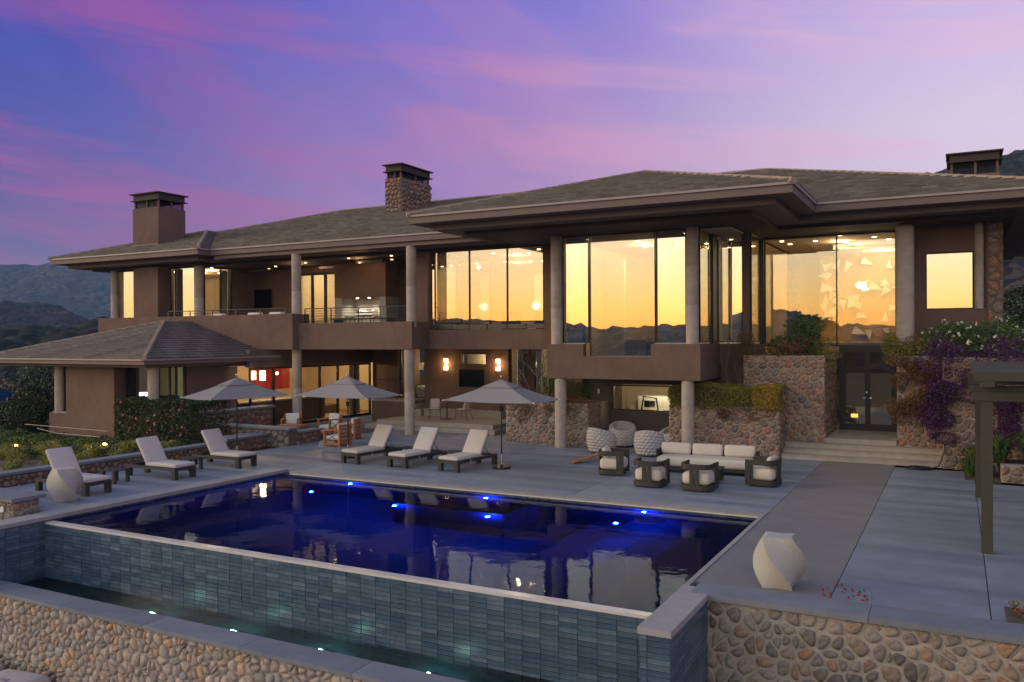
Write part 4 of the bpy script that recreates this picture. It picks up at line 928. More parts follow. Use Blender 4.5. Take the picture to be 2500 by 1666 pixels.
hp('room_wall', MB().box(-24, -21.4, 36, 36.1, .5, 3.4).box(-21.5, -21.42, 33.2, 36, .5, 3.4), 'in_wall'); hp('room_floor', box(-24, -21.5, 33.1, 36, .9, .98), 'in_floor')
point(-22.6, 34.6, 2.9, 38, (1, .78, .45))
hp('wall', MB().box(-17.28, -16.62, 33.4, 33.6, 0, 3.42).box(-15.9, -12.6, 33.4, 33.6, 0, 3.42), 'stucco')
window('x', 33.5, -16.62, -15.9, .9, 3.41, g='glass_soft', fw=.05); hp('room_wall', box(-17.3, -15, 35.5, 35.6, 0, 3.4), 'in_wall'); point(-16.3, 34.4, 2.7, 30)
hp('wall', box(-12.75, -12.5, 29.2, 33.4, 0, 2.43), 'stucco')
# ---- pavilion wing
E0 = 3.147; XR, YF, WP = -26.2, 20.73, 5.06
hp('gutter', box(XR-2*WP-4, XR, YF, 27.19, E0-.07, E0), 'gutter'); hp('eave', box(XR-2*WP-4, XR-.05, YF+.05, 27.19, E0-.22, E0-.07), 'fascia'); hp('soffit', box(XR-2*WP-3.6, XR-.4, YF+.4, 27.19, E0-.34, E0-.22), 'fascia')
hp('gutter', box(XR-1.2, XR, 27.19, 27.75, E0-.07, E0), 'gutter'); hp('eave', box(XR-1.2, XR-.05, 27.19, 27.7, E0-.22, E0-.07), 'fascia')
zt = E0+.30*WP
rp = hp('roof', MB().add([(XR-2*WP, YF, E0), (XR, YF, E0), (XR, 27.19, E0), (XR-WP, 27.19, zt), (XR-WP, YF+WP, zt), (XR-2*WP, 27.19, E0)], [(0, 1, 4), (1, 2, 3, 4), (0, 4, 3, 5), (2, 1, 0, 5)]), 'roof', label='low hipped roof of the garden pavilion')
for c in roof_face(MB(), (XR-2*WP, YF), (1, 0), (0, 1), 2*WP, E0, .30, WP, split=1, e=.30, tw=.42): hp('tile_course', c, 'roof', rp)
for c in roof_face(MB(), (XR, YF), (0, 1), (-1, 0), 27.19-YF, E0, .30, WP, h1=False, split=1, e=.30, tw=.42, k0=5): hp('tile_course', c, 'roof', rp)
rl = MB(); ridge_line(rl, (XR, YF, E0+.02), (XR-WP, YF+WP, zt), .12); ridge_line(rl, (XR-2*WP, YF, E0+.02), (XR-WP, YF+WP, zt), .12); ridge_line(rl, (XR-WP, YF+WP, zt), (XR-WP, 27.19, zt), .12)
hp('ridge_cap', rl, 'ridge', rp)
for a in [(-26.97, 21.75, .85, 2.82), (-32.75, 21.85, .85, 2.82, .19)]: column(*a)
hp('wall', MB().box(-31.9, -28.95, 21.55, 22.3, -1.2, 2.81).box(-33.25, -31.9, 21.72, 22.3, -1.2, .88).box(-28.95, -26.9, 21.9, 22.4, -.6, .82).box(-27.35, -27.1, 23.45, 26.1, -.5, 2.81).box(-27.34, -26.95, 22.4, 23.45, -.5, .82).box(-33.2, -33.0, 22.3, 27, -1, 2.81), 'stucco')
hp('window_sill', MB().box(-33.0, -31.91, 21.68, 22.05, .881, .93).box(-28.9, -27.2, 21.86, 22.05, .821, .87), 'coping')
window('x', 22.05, -32.95, -31.9, .93, 2.81, g='glass_dark', fw=.03)
window('x', 22.1, -28.95, -27.2, .87, 2.81, mull=(-28.3,), g=['glass_dark', 'glass_soft'], fw=.05)
window('y', -27.2, 22.15, 23.45, .83, 2.81, mull=(22.7, 23.0), g='glass_soft', fw=.05)
hp('room_wall', MB().box(-32.9, -32.8, 22.4, 27, -.2, 2.8).box(-32.8, -27.4, 25.2, 25.3, -.2, 2.8), 'curtain'); hp('room_floor', box(-32.8, -27.4, 22.3, 25.2, -.1, 0), 'in_floor')
point(-28.6, 23.6, 2.2, 16, (.85, 1, .72)); 
hp('handrail', MB().tube([(-33.6, 20.9, .44), (-27.9, 20.5, .46)], .012, 6), 'gutter'); hp('handrail', MB().tube([(-32.3, 20.6, .36), (-30.9, 20.5, .24), (-28.1, 20.3, .26)], .012, 6), 'gutter')
# ---- chimneys
def chimney(x0, x1, y0, y1, z0, z1, z2, stone=False, label=None):
    c = hp('chimney', box(x0, x1, y0, y1, z0, z1), 'grout_dark' if stone else 'stucco', label=label)
    hp('flashing', MB().box(x0-.05, x1+.04, y0-.06, y0, z0+.3, z0+.62) if stone else MB().box(x0-.02, x1+.02, y0-.05, y0, z0+.30, z0+.42), 'ridge', c)
    if stone:
        veneer(c, (x0, y0, z0+.45), (1, 0, 0), (0, -1, 0), x1-x0, z1-z0-.45, .22, 'redstone', gap=.008, depth=.07, seed=61)
        veneer(c, (x1, y0, z0+.45), (0, 1, 0), (1, 0, 0), y1-y0, z1-z0-.45, .24, 'redstone', gap=.008, depth=.08, seed=62)
    zm = z2-.38; i = .05
    mb = MB()
    for (px_, py_) in ((x0+i, y0+i), (x1-i-.08, y0+i), (x0+i, y1-i-.08), (x1-i-.08, y1-i-.08), ((x0+x1)/2, y0+i), ((x0+x1)/2, y1-i-.08), (x1-i-.08, (y0+y1)/2), (x0+i, (y0+y1)/2)): mb.box(px_, px_+.08, py_, py_+.08, z1, zm)
    hp('cage_post', mb, 'stucco', c)
    hp('spark_screen', MB().box(x0+.12, x0+.125, y0+.1, y1-.1, z1, zm).box(x1-.125, x1-.12, y0+.1, y1-.1, z1, zm).box(x0+.13, x1-.13, y0+.1, y0+.105, z1, zm), 'mesh', c)
    hp('cap', MB().box(x0-.09, x1+.09, y0-.09, y1+.09, zm, zm+.04).box(x0+.02, x1-.02, y0+.02, y1-.02, zm+.04, z2-.05).box(x0-.12, x1+.12, y0-.12, y1+.12, z2-.05, z2), 'soffit', c)
    return c
chimney(-36.77, -34.9, 28.5, 30.15, 8.2, 10.46, 11.2, label='plain stucco chimney on the left wing')
chimney(-25.3, -24.32, 34.2, 36.8, 9.5, 11.85, 12.55, True, label='fieldstone chimney at the middle of the roof')
chimney(-.3, 1.5, 38.6, 40, 9.6, 10.35, 11.25, label='wide low chimney behind the right roof')

# ================================================================== FURNITURE
def lounger():
    t = thing('sun_lounger', '', 'sun lounger')
    # foot end at x=0, head at x=1.98, width along y
    P = lambda n, mb, m, **k: part(n, mb, m, t, local=True, **k)
    P('frame', MB().box(0, 1.98, -.36, -.30, .24, .32).box(0, 1.98, .30, .36, .24, .32).box(0, .06, -.30, .30, .24, .32).box(1.92, 1.98, -.30, .30, .24, .32).box(.9, .95, -.30, .30, .25, .30), 'alu')
    for x in (0, 1.85):
        for y in (-.362, .242): P('leg', box(x-.002, x+.13, y, y+.12, 0, .322), 'alu')
    P('seat_cushion', MB().rbox(.0, 1.22, -.345, .345, .325, .425, .035, 3, puff=.012), 'cushion', smooth=True)
    mt = Matrix.Translation((1.19, 0, .36)) @ Matrix.Rotation(R(-57), 4, 'Y')
    P('back_cushion', MB().rbox(0, .80, -.345, .345, .0, .10, .035, 3, mtx=mt, puff=.012), 'cushion', smooth=True)
    P('back_frame', MB().rbox(.0, .74, -.32, .32, -.035, -.005, .008, 1, mtx=mt), 'alu')
    P('strut', MB().tube([(1.45, -.25, .62), (1.72, -.25, .29)], .01, 5).tube([(1.45, .25, .62), (1.72, .25, .29)], .01, 5), 'alu')
    P('strap', MB().tube([(.62, -.372, .33), (.60, -.375, .26), (.64, -.372, .20)], .006, 5), 'white')
    return t
lg = lounger()
G = 'cushioned sun loungers on the pool deck'
spots = [((-18.83, 13.57), 180, 'sun lounger behind the twisted stone stool, nearest on the left deck'), ((-18.83, 16.22), 180, 'middle of the three loungers along the low garden wall'),
         ((-18.83, 18.52), 180, 'rear left lounger beside the garden umbrella and stone block'),
         ((-16.53, 20.42), 82, 'lounger at the foot of the middle umbrella, leftmost of the row facing the pool'), ((-14.73, 20.38), 84, 'lounger in the middle of the row facing the pool'),
         ((-12.96, 20.42), 84, 'lounger beside the weighted umbrella, rightmost of the row facing the pool')]
for k, (p, a, lb) in enumerate(spots):
    o = lg if k == 0 else dup(lg, (*p, 0), R(a), lb, G)
    if k == 0: lg.location = (*p, 0); lg.rotation_euler = (0, 0, R(a)); lg['label'] = lb; lg['group'] = G
def side_table():
    t = thing('side_table', '', 'side table'); 
    for k in range(5): part('slat', box(-.25+k*.101, -.25+k*.101+.09, -.25, .25, .33, .36), 'alu', t, local=True)
    for sx in (-.25, .17):
        for sy in (-.25, .17): part('leg', box(sx, sx+.08, sy, sy+.08, 0, .329), 'alu', t, local=True)
    return t
tb = side_table(); G = 'low dark side tables between loungers'
for k, (x, y, a, lb) in enumerate([(-20.05, 14.95, 4, 'low dark slatted table between the first two left loungers'), (-20.0, 17.4, 4, 'low dark slatted table between the two rear left loungers'),
                                (-13.75, 22.0, -6, 'low dark table beside the rightmost pool-facing lounger'), (-15.55, 22.15, -6, 'low dark table under a leaning wooden board')]):
    if k == 0: tb.location = (x, y, 0); tb.rotation_euler = (0, 0, R(a)); tb['label'] = lb; tb['group'] = G
    else: dup(tb, (x, y, 0), R(a), lb, G)
bd = solo('game_board', MB().rbox(-.6, .6, -.3, .3, -.025, .025, .008, 1, mtx=Matrix.Translation((-15.75, 23.3, .2)) @ Matrix.Rotation(R(-62), 4, 'Z') @ Matrix.Rotation(R(14), 4, 'Y')), 'wood_board', 'sloping wooden game board behind the pool-facing loungers', 'board')
solo('game_board', MB().rbox(-.6, .6, -.15, .15, -.02, .02, .008, 1, mtx=Matrix.Translation((-10.15, 23.95, .13)) @ Matrix.Rotation(R(62), 4, 'Z') @ Matrix.Rotation(R(-9), 4, 'Y')), 'wood_board', 'sloping wooden game board left of the lounge armchairs', 'board')

def umbrella(x, y, h, hx, hy, label, base=False, rz=0):
    t = thing('umbrella', label, 'umbrella', (x, y, 0), R(rz), 'rectangular taupe patio umbrellas')
    P = lambda n, mb, m, **k: part(n, mb, m, t, local=True, **k)
    ze, zt = h-.66, h-.07; zv = ze+(zt-ze)*.64
    # canopy: four panels with a slight sag, plus a raised vent
    n = 10; mb = MB(); c4 = [(-hx, -hy), (hx, -hy), (hx, hy), (-hx, hy)]
    for q in range(4):
        (ax, ay), (bx_, by_) = c4[q], c4[(q+1) % 4]; k0 = len(mb.v)
        for i in range(n+1):
            s = 1-i/n*.74
            for j in range(n+1):
                tt = j/n; xx, yy = ax+(bx_-ax)*tt, ay+(by_-ay)*tt
                inset = 1-.035*math.sin(math.pi*tt)*s
                z = ze+(zt-ze)*(1-s)-.055*math.sin(math.pi*tt)*s*0.6*(1-(1-s))-.03*math.sin(math.pi*(1-s))
                mb.v.append((xx*s*inset, yy*s*inset, z))
        for i in range(n):
            for j in range(n): a = k0+i*(n+1)+j; mb.f.append((a, a+1, a+n+2, a+n+1))
    m0 = list(mb.v); f0 = list(mb.f); k = len(mb.v); mb.v += [(a, b, c-.006) for a, b, c in m0]; mb.f += [tuple(i+k for i in reversed(q)) for q in f0]
    P('canopy', mb, 'canopy', smooth=True, angle=25)
    v = MB(); s = .36; rim = [(-hx*s, -hy*s), (hx*s, -hy*s), (hx*s, hy*s), (-hx*s, hy*s)]; rr = random.Random(int(x*9))
    ring = []
    for q in range(4):
        (ax, ay), (bx_, by_) = rim[q], rim[(q+1) % 4]
        for j in range(6): tt = j/6; ring.append((ax+(bx_-ax)*tt, ay+(by_-ay)*tt, zv-.01+rr.uniform(-.006, .012)))
    mid_ = [(a*.5, b*.5, zv+(zt-zv)*.52+rr.uniform(-.008, .008)) for a, b, c in ring]
    N_ = len(ring); v.v = ring+mid_+[(0, 0, zt+.02)]
    v.f = [(i, (i+1) % N_, N_+(i+1) % N_, N_+i) for i in range(N_)]+[(N_+i, N_+(i+1) % N_, 2*N_) for i in range(N_)]
    m0 = list(v.v); f0 = list(v.f); k = len(v.v); v.v += [(a, b, c-.006) for a, b, c in m0]; v.f += [tuple(i+k for i in reversed(q)) for q in f0]
    P('vent', v, 'canopy', smooth=True)
    P('finial', MB().lathe([(.012, 0), (.02, .02), (.012, .035), (.03, .05), (.036, .07), (.03, .09), (.008, .10)], n=14, z=zt+.03), 'chrome', smooth=True)
    P('pole', MB().tube([(0, 0, .42), (0, 0, zt+.03)], .022, 10), 'black'); P('pole_sleeve', MB().tube([(0, 0, .02), (0, 0, .42)], .026, 10), 'chrome')
    P('hub', MB().lathe([(.03, 0), (.06, .02), (.06, .08), (.03, .12)], n=12, z=ze-.06), 'black')
    P('crank', MB().tube([(0, -.03, ze-.30), (.10, -.04, ze-.26), (.12, -.04, ze-.18), (.06, -.04, ze-.1)], .008, 5).rbox(-.05, .05, -.05, .03, ze-.35, ze-.2, .01, 1), 'black')
    for cx, cy_ in c4: P('rib', MB().tube([(0, 0, zt-.05), (cx*.98, cy_*.98, ze-.01)], .009, 5), 'black'); P('strut', MB().tube([(0, 0, ze-.02), (cx*.5, cy_*.5, ze+(zt-ze)*.45)], .008, 5), 'black'); P('tip', MB().tube([(cx*.97, cy_*.97, ze), (cx*1.01, cy_*1.01, ze-.005)], .018, 6), 'white')
    if base: P('base', MB().lathe([(.27, 0), (.27, .045), (.25, .06), (.05, .062), (.045, .12)], n=32), 'black', smooth=True, angle=30)
    else: P('base', MB().lathe([(.24, 0), (.24, .045), (.05, .05), (.045, .10)], n=28), 'black', smooth=True, angle=30)
    return t
umbrella(-11.88, 21.68, 2.68, 1.5, .86, 'taupe umbrella on a round black base right of the loungers', True)
umbrella(-17.4, 21.45, 2.68, 1.52, .86, 'middle taupe umbrella, standing behind the leftmost pool-facing lounger', rz=-3)
umbrella(-20.55, 19.75, 2.67, .86, 1.45, 'left taupe umbrella in front of the pink-flowering hedge', rz=-12)

# twisted stone stools
def stool(x, y, rz, label, h=.77):
    mb = MB(); n = 64; m_ = 30
    for i in range(m_+1):
        v = i/m_; z = h*v; tw = R(-88)*(v-.5); bulge = .87+.25*math.sin(math.pi*v)
        for j in range(n):
            a = 2*math.pi*j/n; ca = (a+math.pi/4) % (math.pi/2)-math.pi/4           # angle from the middle of a side
            side_r = .25/math.cos(ca); t_ = abs(ca)/(math.pi/4)
            dip = (.045 if abs(v-.5) > 0 else 0)*(1-t_*t_)*(abs(2*v-1)**2)            # sides hollow towards top and foot
            rr_ = (side_r-dip)*bulge
            mb.v.append((rr_*math.cos(a+tw), rr_*math.sin(a+tw), z))
    for i in range(m_):
        for j in range(n): mb.f.append((i*n+j, i*n+(j+1) % n, (i+1)*n+(j+1) % n, (i+1)*n+j))
    mb.f.append(tuple(range(n-1, -1, -1))); mb.f.append(tuple(m_*n+j for j in range(n)))
    mb.xf(Matrix.Translation((x, y, 0.002)) @ Matrix.Rotation(R(rz), 4, 'Z'))
    return solo('garden_stool', mb, 'cast', label, 'stool', group='twisted cast-stone stools at the pool corners', smooth=True, angle=28)
stool(-2.43, 13.28, 48, 'twisted pale stone stool on the right, beside the pool pier'); stool(-18.88, 12.72, 22, 'twisted pale stone stool in front of the nearest left lounger')

# woven barrel chairs
def barrel():
    t = thing('woven_chair', '', 'armchair'); nz_, na = 44, 120; mb = MB(); rows, cols = 8, 20
    def rim(a): return .58+.28*(.5-.5*math.cos(a))**.8     # low at the open front (a=0)
    def pt(a, v, inner):
        hh = .06+(rim(a)-.06)*v; rad = .38+.08*math.sin(math.pi*min(1, v*.9+.05))+.02*v
        row = v*rows; ph = math.pi*(int(row) % 2); b = abs(math.sin(math.pi*row))**.6*abs(math.cos(a*cols/2+ph/2))**.5
        rad = rad+.045*b if not inner else rad-.075-.02*b
        return (rad*math.cos(a), rad*math.sin(a), hh)
    for i in range(nz_+1):
        for j in range(na): mb.v.append(pt(2*math.pi*j/na, i/nz_, False))
    for i in range(nz_+1):
        for j in range(na): mb.v.append(pt(2*math.pi*j/na, 1-i/nz_*.66, True))
    R_ = 2*nz_+2
    for i in range(R_-1):
        for j in range(na): mb.f.append((i*na+j, i*na+(j+1) % na, (i+1)*na+(j+1) % na, (i+1)*na+j))
    part('woven_shell', mb, 'rope', t, local=True, smooth=True)
    part('seat_cushion', MB().lathe([(.02, 0), (.30, .0), (.335, .03), (.33, .08), (.28, .10), (.02, .105)], n=28, z=.31), 'white', t, local=True, smooth=True)
    part('plinth', MB().lathe([(.33, 0), (.33, .07)], n=32), 'black', t, local=True)
    return t
bc = barrel(); G = 'rope-woven barrel chairs by the gym window'
for k, (x, y, a, lb) in enumerate([(-10.52, 26.15, 62, 'rope barrel chair nearest the left bay column, back to the pool'), (-10.45, 27.95, -62, 'rope barrel chair in front of the stone planter end, white seat visible'),
                               (-8.85, 26.12, 100, 'rope barrel chair behind the sofa end, its round back to the pool'), (-8.55, 27.75, -128, 'rope barrel chair against the grey wall under the gym window')]):
    if k == 0: bc.location = (x, y, 0); bc.rotation_euler = (0, 0, R(a)); bc['label'] = lb; bc['group'] = G
    else: dup(bc, (x, y, 0), R(a), lb, G)

# aluminium armchairs: open front at +x
def dpath(w, d, r=.26, n=7):
    """D outline from front-left to front-right round the back; x forward"""
    hw = w/2; pts = [(d/2, -hw)]
    for i in range(n+1): a = math.pi/2*i/n; pts.append((-d/2+r-r*math.sin(a), -hw+r-r*math.cos(a)))
    for i in range(n+1): a = math.pi/2*i/n; pts.append((-d/2+r-r*math.cos(a), hw-r+r*math.sin(a)))
    pts.append((d/2, hw)); return pts
def band(mb, w, d, th, z0, z1, r=.26):
    o = dpath(w, d, r); i_ = dpath(w-2*th, d-th, max(.05, r-th)); i_ = [(x+th/2, y) for x, y in i_]; i_[0] = (d/2, i_[0][1]); i_[-1] = (d/2, i_[-1][1]); n = len(o); k = len(mb.v)
    mb.v += [(x, y, z0) for x, y in o]+[(x, y, z1) for x, y in o]+[(x, y, z0) for x, y in i_]+[(x, y, z1) for x, y in i_]
    for j in range(n-1):
        mb.f += [(k+j, k+j+1, k+n+j+1, k+n+j), (k+2*n+j+1, k+2*n+j, k+3*n+j, k+3*n+j+1), (k+n+j, k+n+j+1, k+3*n+j+1, k+3*n+j), (k+j+1, k+j, k+2*n+j, k+2*n+j+1)]
    mb.f += [(k, k+n, k+3*n, k+2*n), (k+n-1, k+3*n-1, k+4*n-1, k+2*n-1)]
    return mb
def armchair():
    t = thing('armchair', '', 'armchair'); W_, D_ = .80, .76; P = lambda n, mb, m, **k: part(n, mb, m, t, local=True, **k)
    P('arm_band', band(MB(), W_, D_, .045, .55, .68), 'alu_b'); b = band(MB(), W_, D_, .045, .04, .16); P('base_band', b, 'alu_b'); P('seat_deck', box(-.3, .36, -.34, .34, .11, .15), 'alu_b')
    P('foot', MB().box(-.3, .3, -.3, .3, 0, .04), 'black')
    for s in (-1, 1):
        P('front_post', box(D_/2-.14, D_/2, min(s*W_/2, s*(W_/2-.045)), max(s*W_/2, s*(W_/2-.045)), .161, .549), 'alu_b')
        P('side_slat', box(-.05+.0, .05, min(s*W_/2, s*(W_/2-.03)), max(s*W_/2, s*(W_/2-.03)), .161, .549) if False else box(D_/2-.20, D_/2-.155, min(s*W_/2, s*(W_/2-.03)), max(s*W_/2, s*(W_/2-.03)), .161, .549), 'alu_b')
        P('back_slat', box(-D_/2, -D_/2+.035, s*.012 if s > 0 else -.12, .12 if s > 0 else -.012, .161, .549), 'alu_b')
    P('seat_cushion', MB().rbox(-.32, .37, -.345, .345, .155, .47, .11, 5, puff=.01), 'cushion_in', smooth=True)
    mt = Matrix.Translation((-.17, 0, .60)) @ Matrix.Rotation(R(-20), 4, 'Y')
    P('back_pillow', MB().rbox(-.07, .07, -.27, .27, -.17, .17, .065, 4, mtx=mt), 'cushion_in', smooth=True)
    return t
ac = armchair(); G = 'dark metal armchairs of the lounge set'
for k, (x, y, a, lb) in enumerate([(-8.58, 22.18, 8, 'left end armchair of the lounge set, with upright pillow, facing right'), (-7.02, 20.82, 92, 'armchair with its slatted back to the pool, nearer the umbrella'),
                               (-5.76, 20.80, 88, 'armchair with its slatted back to the pool, in front of the coffee table'), (-4.42, 22.22, 172, 'right end armchair of the lounge set, facing left beside the walkway')]):
    if k == 0: ac.location = (x, y, 0); ac.rotation_euler = (0, 0, R(a)); ac['label'] = lb; ac['group'] = G
    else:
        q = dup(ac, (x, y, 0), R(a), lb, G)
        if k in (1, 2):
            for ch in list(q.children):
                if ch.name.startswith('back_pillow'): bpy.data.objects.remove(ch)
sf = thing('sofa', 'long three-pillow outdoor sofa with pale cushions on a dark metal frame', 'sofa', (-6.3, 23.55, 0), R(4))
P = lambda n, mb, m, **k: part(n, mb, m, sf, local=True, **k)
P('frame', MB().box(-1.36, 1.36, -.42, .45, .10, .18).box(-1.40, -1.36, -.2, .47, .10, .62).box(1.36, 1.40, -.2, .47, .10, .62).box(-1.36, 1.36, .42, .47, .18, .60), 'alu_b')
for x in (-1.2, 1.1):
    for y in (-.38, .3): P('leg', box(x, x+.1, y, y+.1, 0, .10), 'alu_b')
P('seat_cushion', MB().rbox(-1.34, 1.34, -.47, .40, .185, .45, .10, 5, puff=.015), 'cushion_in', smooth=True)
for k in range(3): P('pillow', MB().rbox(-.43, .43, -.09, .09, -.17, .17, .075, 4, mtx=Matrix.Translation((-.90+k*.90, .20, .62)) @ Matrix.Rotation(R(-16), 4, 'X')), 'cushion_in', smooth=True)
ct = thing('coffee_table', 'low dark metal coffee table between the armchairs and the sofa', 'coffee table', (-5.95, 22.1, 0), R(4))
part('table_top', MB().rbox(-.55, .45, -.38, .38, .33, .375, .01, 1), 'alu', ct, local=True)
for x in (-.5, .33):
    for y in (-.36, .26): part('leg', box(x, x+.1, y, y+.1, 0, .33), 'alu', ct, local=True)

# teak chairs
def teak():
    t = thing('teak_chair', '', 'armchair'); P = lambda n, mb, m, **k: part(n, mb, m, t, local=True, **k)   # front +x, back at x=-.38
    P('frame', MB().box(-.38, .34, -.36, .36, .04, .12).box(-.38, .34, -.36, -.30, .56, .61).box(-.38, .34, .30, .36, .56, .61), 'teak')
    for x in (-.38, .28):
        for y in (-.36, .29): P('leg', box(x-.001, x+.061, y-.001, y+.071, 0, .562 if x > 0 else .80), 'teak')
    for k in range(5): P('back_slat', box(-.375, -.345, -.285, .285, .16+k*.13, .24+k*.13), 'teak')
    for s in (-1, 1): P('brace', MB().tube([(-.31, s*.33, .14), (.28, s*.33, .54)], .009, 5).tube([(-.31, s*.33, .54), (.28, s*.33, .14)], .009, 5), 'alu')
    P('seat_cushion', MB().rbox(-.32, .33, -.28, .28, .22, .36, .04, 3), 'white', smooth=True)
    P('back_cushion', MB().rbox(-.33, -.20, -.28, .28, .36, .80, .05, 3), 'white', smooth=True)
    return t
tk = teak(); G = 'teak chairs with white cushions by the stone seat wall'
for k, (x, y, a, lb) in enumerate([(-19.85, 23.85, 183, 'teak chair nearest the loungers, slatted back turned to the right'), (-20.75, 25.6, 200, 'teak chair just behind the nearest teak chair'),
                               (-24.1, 26.1, -60, 'teak chair half hidden behind the seat wall at the left'), (-22.6, 26.7, -96, 'teak chair facing the pool in front of the glass doors')]):
    if k == 0: tk.location = (x, y, 0); tk.rotation_euler = (0, 0, R(a)); tk['label'] = lb; tk['group'] = G
    else: dup(tk, (x, y, 0), R(a), lb, G)
tt = thing('teak_table', 'low teak table half hidden behind the stone seat wall', 'table', (-23.2, 25.2, 0)); part('table_top', box(-.5, .5, -.35, .35, .42, .47), 'teak', tt, local=True)
for x in (-.48, .4):
    for y in (-.33, .25): part('leg', box(x, x+.08, y, y+.08, 0, .42), 'teak', tt, local=True)

# bistro set
def bistro():
    t = thing('bistro_chair', '', 'chair'); P = lambda n, mb, m, **k: part(n, mb, m, t, local=True, **k)
    P('seat_frame', MB().tube([(.24, -.25, .42), (.24, .25, .42), (-.22, .22, .42), (-.22, -.22, .42), (.24, -.25, .42)], .012, 6), 'alu_b')
    for x, y, dx, dy in ((.23, -.24, .03, -.02), (.23, .24, .03, .02), (-.2, -.2, -.12, -.03), (-.2, .2, -.12, .03)): P('leg', MB().tube([(x, y, .42), (x+dx, y+dy, 0)], [.014, .009], 6), 'alu_b')
    P('arm', MB().tube([(.24, -.26, .42), (.2, -.28, .62), (0, -.29, .66), (-.26, -.22, .80), (-.30, 0, .84), (-.26, .22, .80), (0, .29, .66), (.2, .28, .62), (.24, .26, .42)], .012, 6), 'alu_b')
    for k in range(9):
        a = R(110+k*17.5); P('cord', MB().tube([(.26*math.cos(a), .24*math.sin(a), .43), (.29*math.cos(a), .25*math.sin(a), .80-.08*abs(math.sin(a))**3)], .006, 4), 'rope')
    P('seat_cushion', MB().rbox(-.2, .24, -.23, .23, .425, .475, .02, 2), 'cushion', smooth=True)
    P('pillow', MB().rbox(-.05, .05, -.2, .2, -.2, .2, .045, 3, mtx=Matrix.Translation((-.15, 0, .66)) @ Matrix.Rotation(R(-16), 4, 'Y')), 'cushion', smooth=True)
    return t
bs = bistro(); bs.location = (-20.15, 30.75, .362); bs.rotation_euler = (0, 0, R(-60)); bs['label'] = 'bistro chair left of the small pedestal table, facing out'; bs['group'] = 'bistro chairs on the side terrace'
dup(bs, (-18.75, 30.85, .362), R(180), 'bistro chair right of the small pedestal table, turned left', 'bistro chairs on the side terrace')
bt = thing('bistro_table', 'small square pedestal table between the two bistro chairs', 'table', (-19.5, 30.7, .361))
part('table_top', box(-.2, .2, -.2, .2, .72, .74), 'alu', bt, local=True); part('pedestal', MB().tube([(0, 0, .02), (0, 0, .72)], .03, 8), 'alu', bt, local=True); part('base', box(-.22, .22, -.22, .22, 0, .02), 'alu', bt, local=True)

# wall things
def tv(x0, x1, y, z0, z1, label):
    t = thing('television', label, 'television', ((x0+x1)/2, y, z0)); part('screen', box(x0+.02, x1-.02, y-.062, y-.055, z0+.02, z1-.02), 'screen', t); part('bezel', box(x0, x1, y-.055, y-.01, z0, z1), 'steel', t); return t
tv(-19.78, -18.46, 32.19, 1.66, 2.48, 'black television on the brown wall under the small high window'); tv(-32.5, -30.75, 31.99, 5.4, 6.42, 'large dark television on the upper balcony wall')
def sconce(x, y, z, label):
    t = thing('wall_sconce', label, 'wall lamp', (x, y, z), 0, 'bronze geometric sconces either side of the television')
    part('glow_tube', box(x-.025, x+.025, y-.09, y-.05, z-.21, z+.21), 'lamp_dim', t); part('back_plate', box(x-.05, x+.05, y-.045, y-.002, z-.25, z+.25), 'alu_b', t)
    part('key_bracket', MB().box(x-.10, x+.10, y-.10, y-.06, z+.21, z+.25).box(x+.06, x+.10, y-.10, y-.06, z+.05, z+.209).box(x-.10, x+.10, y-.10, y-.06, z-.25, z-.21).box(x+.06, x+.10, y-.10, y-.06, z-.209, z-.05).box(x-.10, x-.06, y-.1, y-.06, z+.12, z+.209).box(x-.10, x-.06, y-.1, y-.06, z-.209, z-.12), 'lamp_dim', t)
    l = bpy.data.lights.new('sconce_lamp', 'POINT'); l.energy = 13; l.color = (1, .58, .26); l.shadow_soft_size = .06; o = bpy.data.objects.new('sconce_lamp', l); COL.objects.link(o); o.location = (x, y-.2, z)
sconce(-20.45, 32.2, 2.68, 'glowing key-shaped sconce left of the television'); sconce(-17.75, 32.2, 2.68, 'glowing key-shaped sconce right of the television')
solo('thermostat_box', box(-11.95, -11.86, 29.32, 29.35, 1.75, 1.92), 'white', 'small white switch box on the grey wall left of the gym window', 'switch box')
ln = thing('lantern', 'bright cage wall lantern at the left end of the lower glass wall', 'wall lamp', (-26.28, 26.6, 2.1))
part('glow', box(-26.22, -26.08, 26.5, 26.68, 2.12, 2.5), 'lamp', ln); part('cage', MB().box(-26.28, -26.02, 26.44, 26.74, 2.5, 2.53).box(-26.28, -26.02, 26.44, 26.74, 2.30, 2.315).box(-26.28, -26.02, 26.44, 26.74, 2.09, 2.11), 'alu', ln)
# grill, kitchenette
gr = thing('grill', 'stainless barbecue grill lit inside the balcony niche', 'grill', (-24.5, 31.6, 4))
part('body', MB().rbox(-25.0, -23.95, 31.35, 31.95, 4.1, 4.9, .02, 1), 'chrome', gr); part('hood', MB().tube([(-24.98, 31.6, 4.98), (-23.97, 31.6, 4.98)], .24, 20), 'chrome', gr, smooth=True, angle=40)
for k in range(4): part('knob', MB().lathe([(.03, 0), (.025, .04)], n=10).xf(Matrix.Translation((-24.85+k*.25, 31.35, 4.78)) @ Matrix.Rotation(R(90), 4, 'X')), 'black', gr)
solo('counter', MB().box(-25.5, -25.02, 31.3, 31.99, 4.0, 4.88).box(-23.93, -23.32, 31.3, 31.99, 4.0, 4.88).box(-25.5, -25.02, 31.25, 31.99, 4.881, 4.93).box(-23.93, -23.32, 31.25, 31.99, 4.881, 4.93), 'cushion_in', 'pale outdoor kitchen counter either side of the grill', 'counter')
dt = thing('dining_table', 'long dark dining table just above the right balcony parapet', 'table', (-23, 29.3, 4)); part('table_top', box(-24.4, -21.4, 28.9, 29.7, 4.70, 4.74), 'alu', dt)
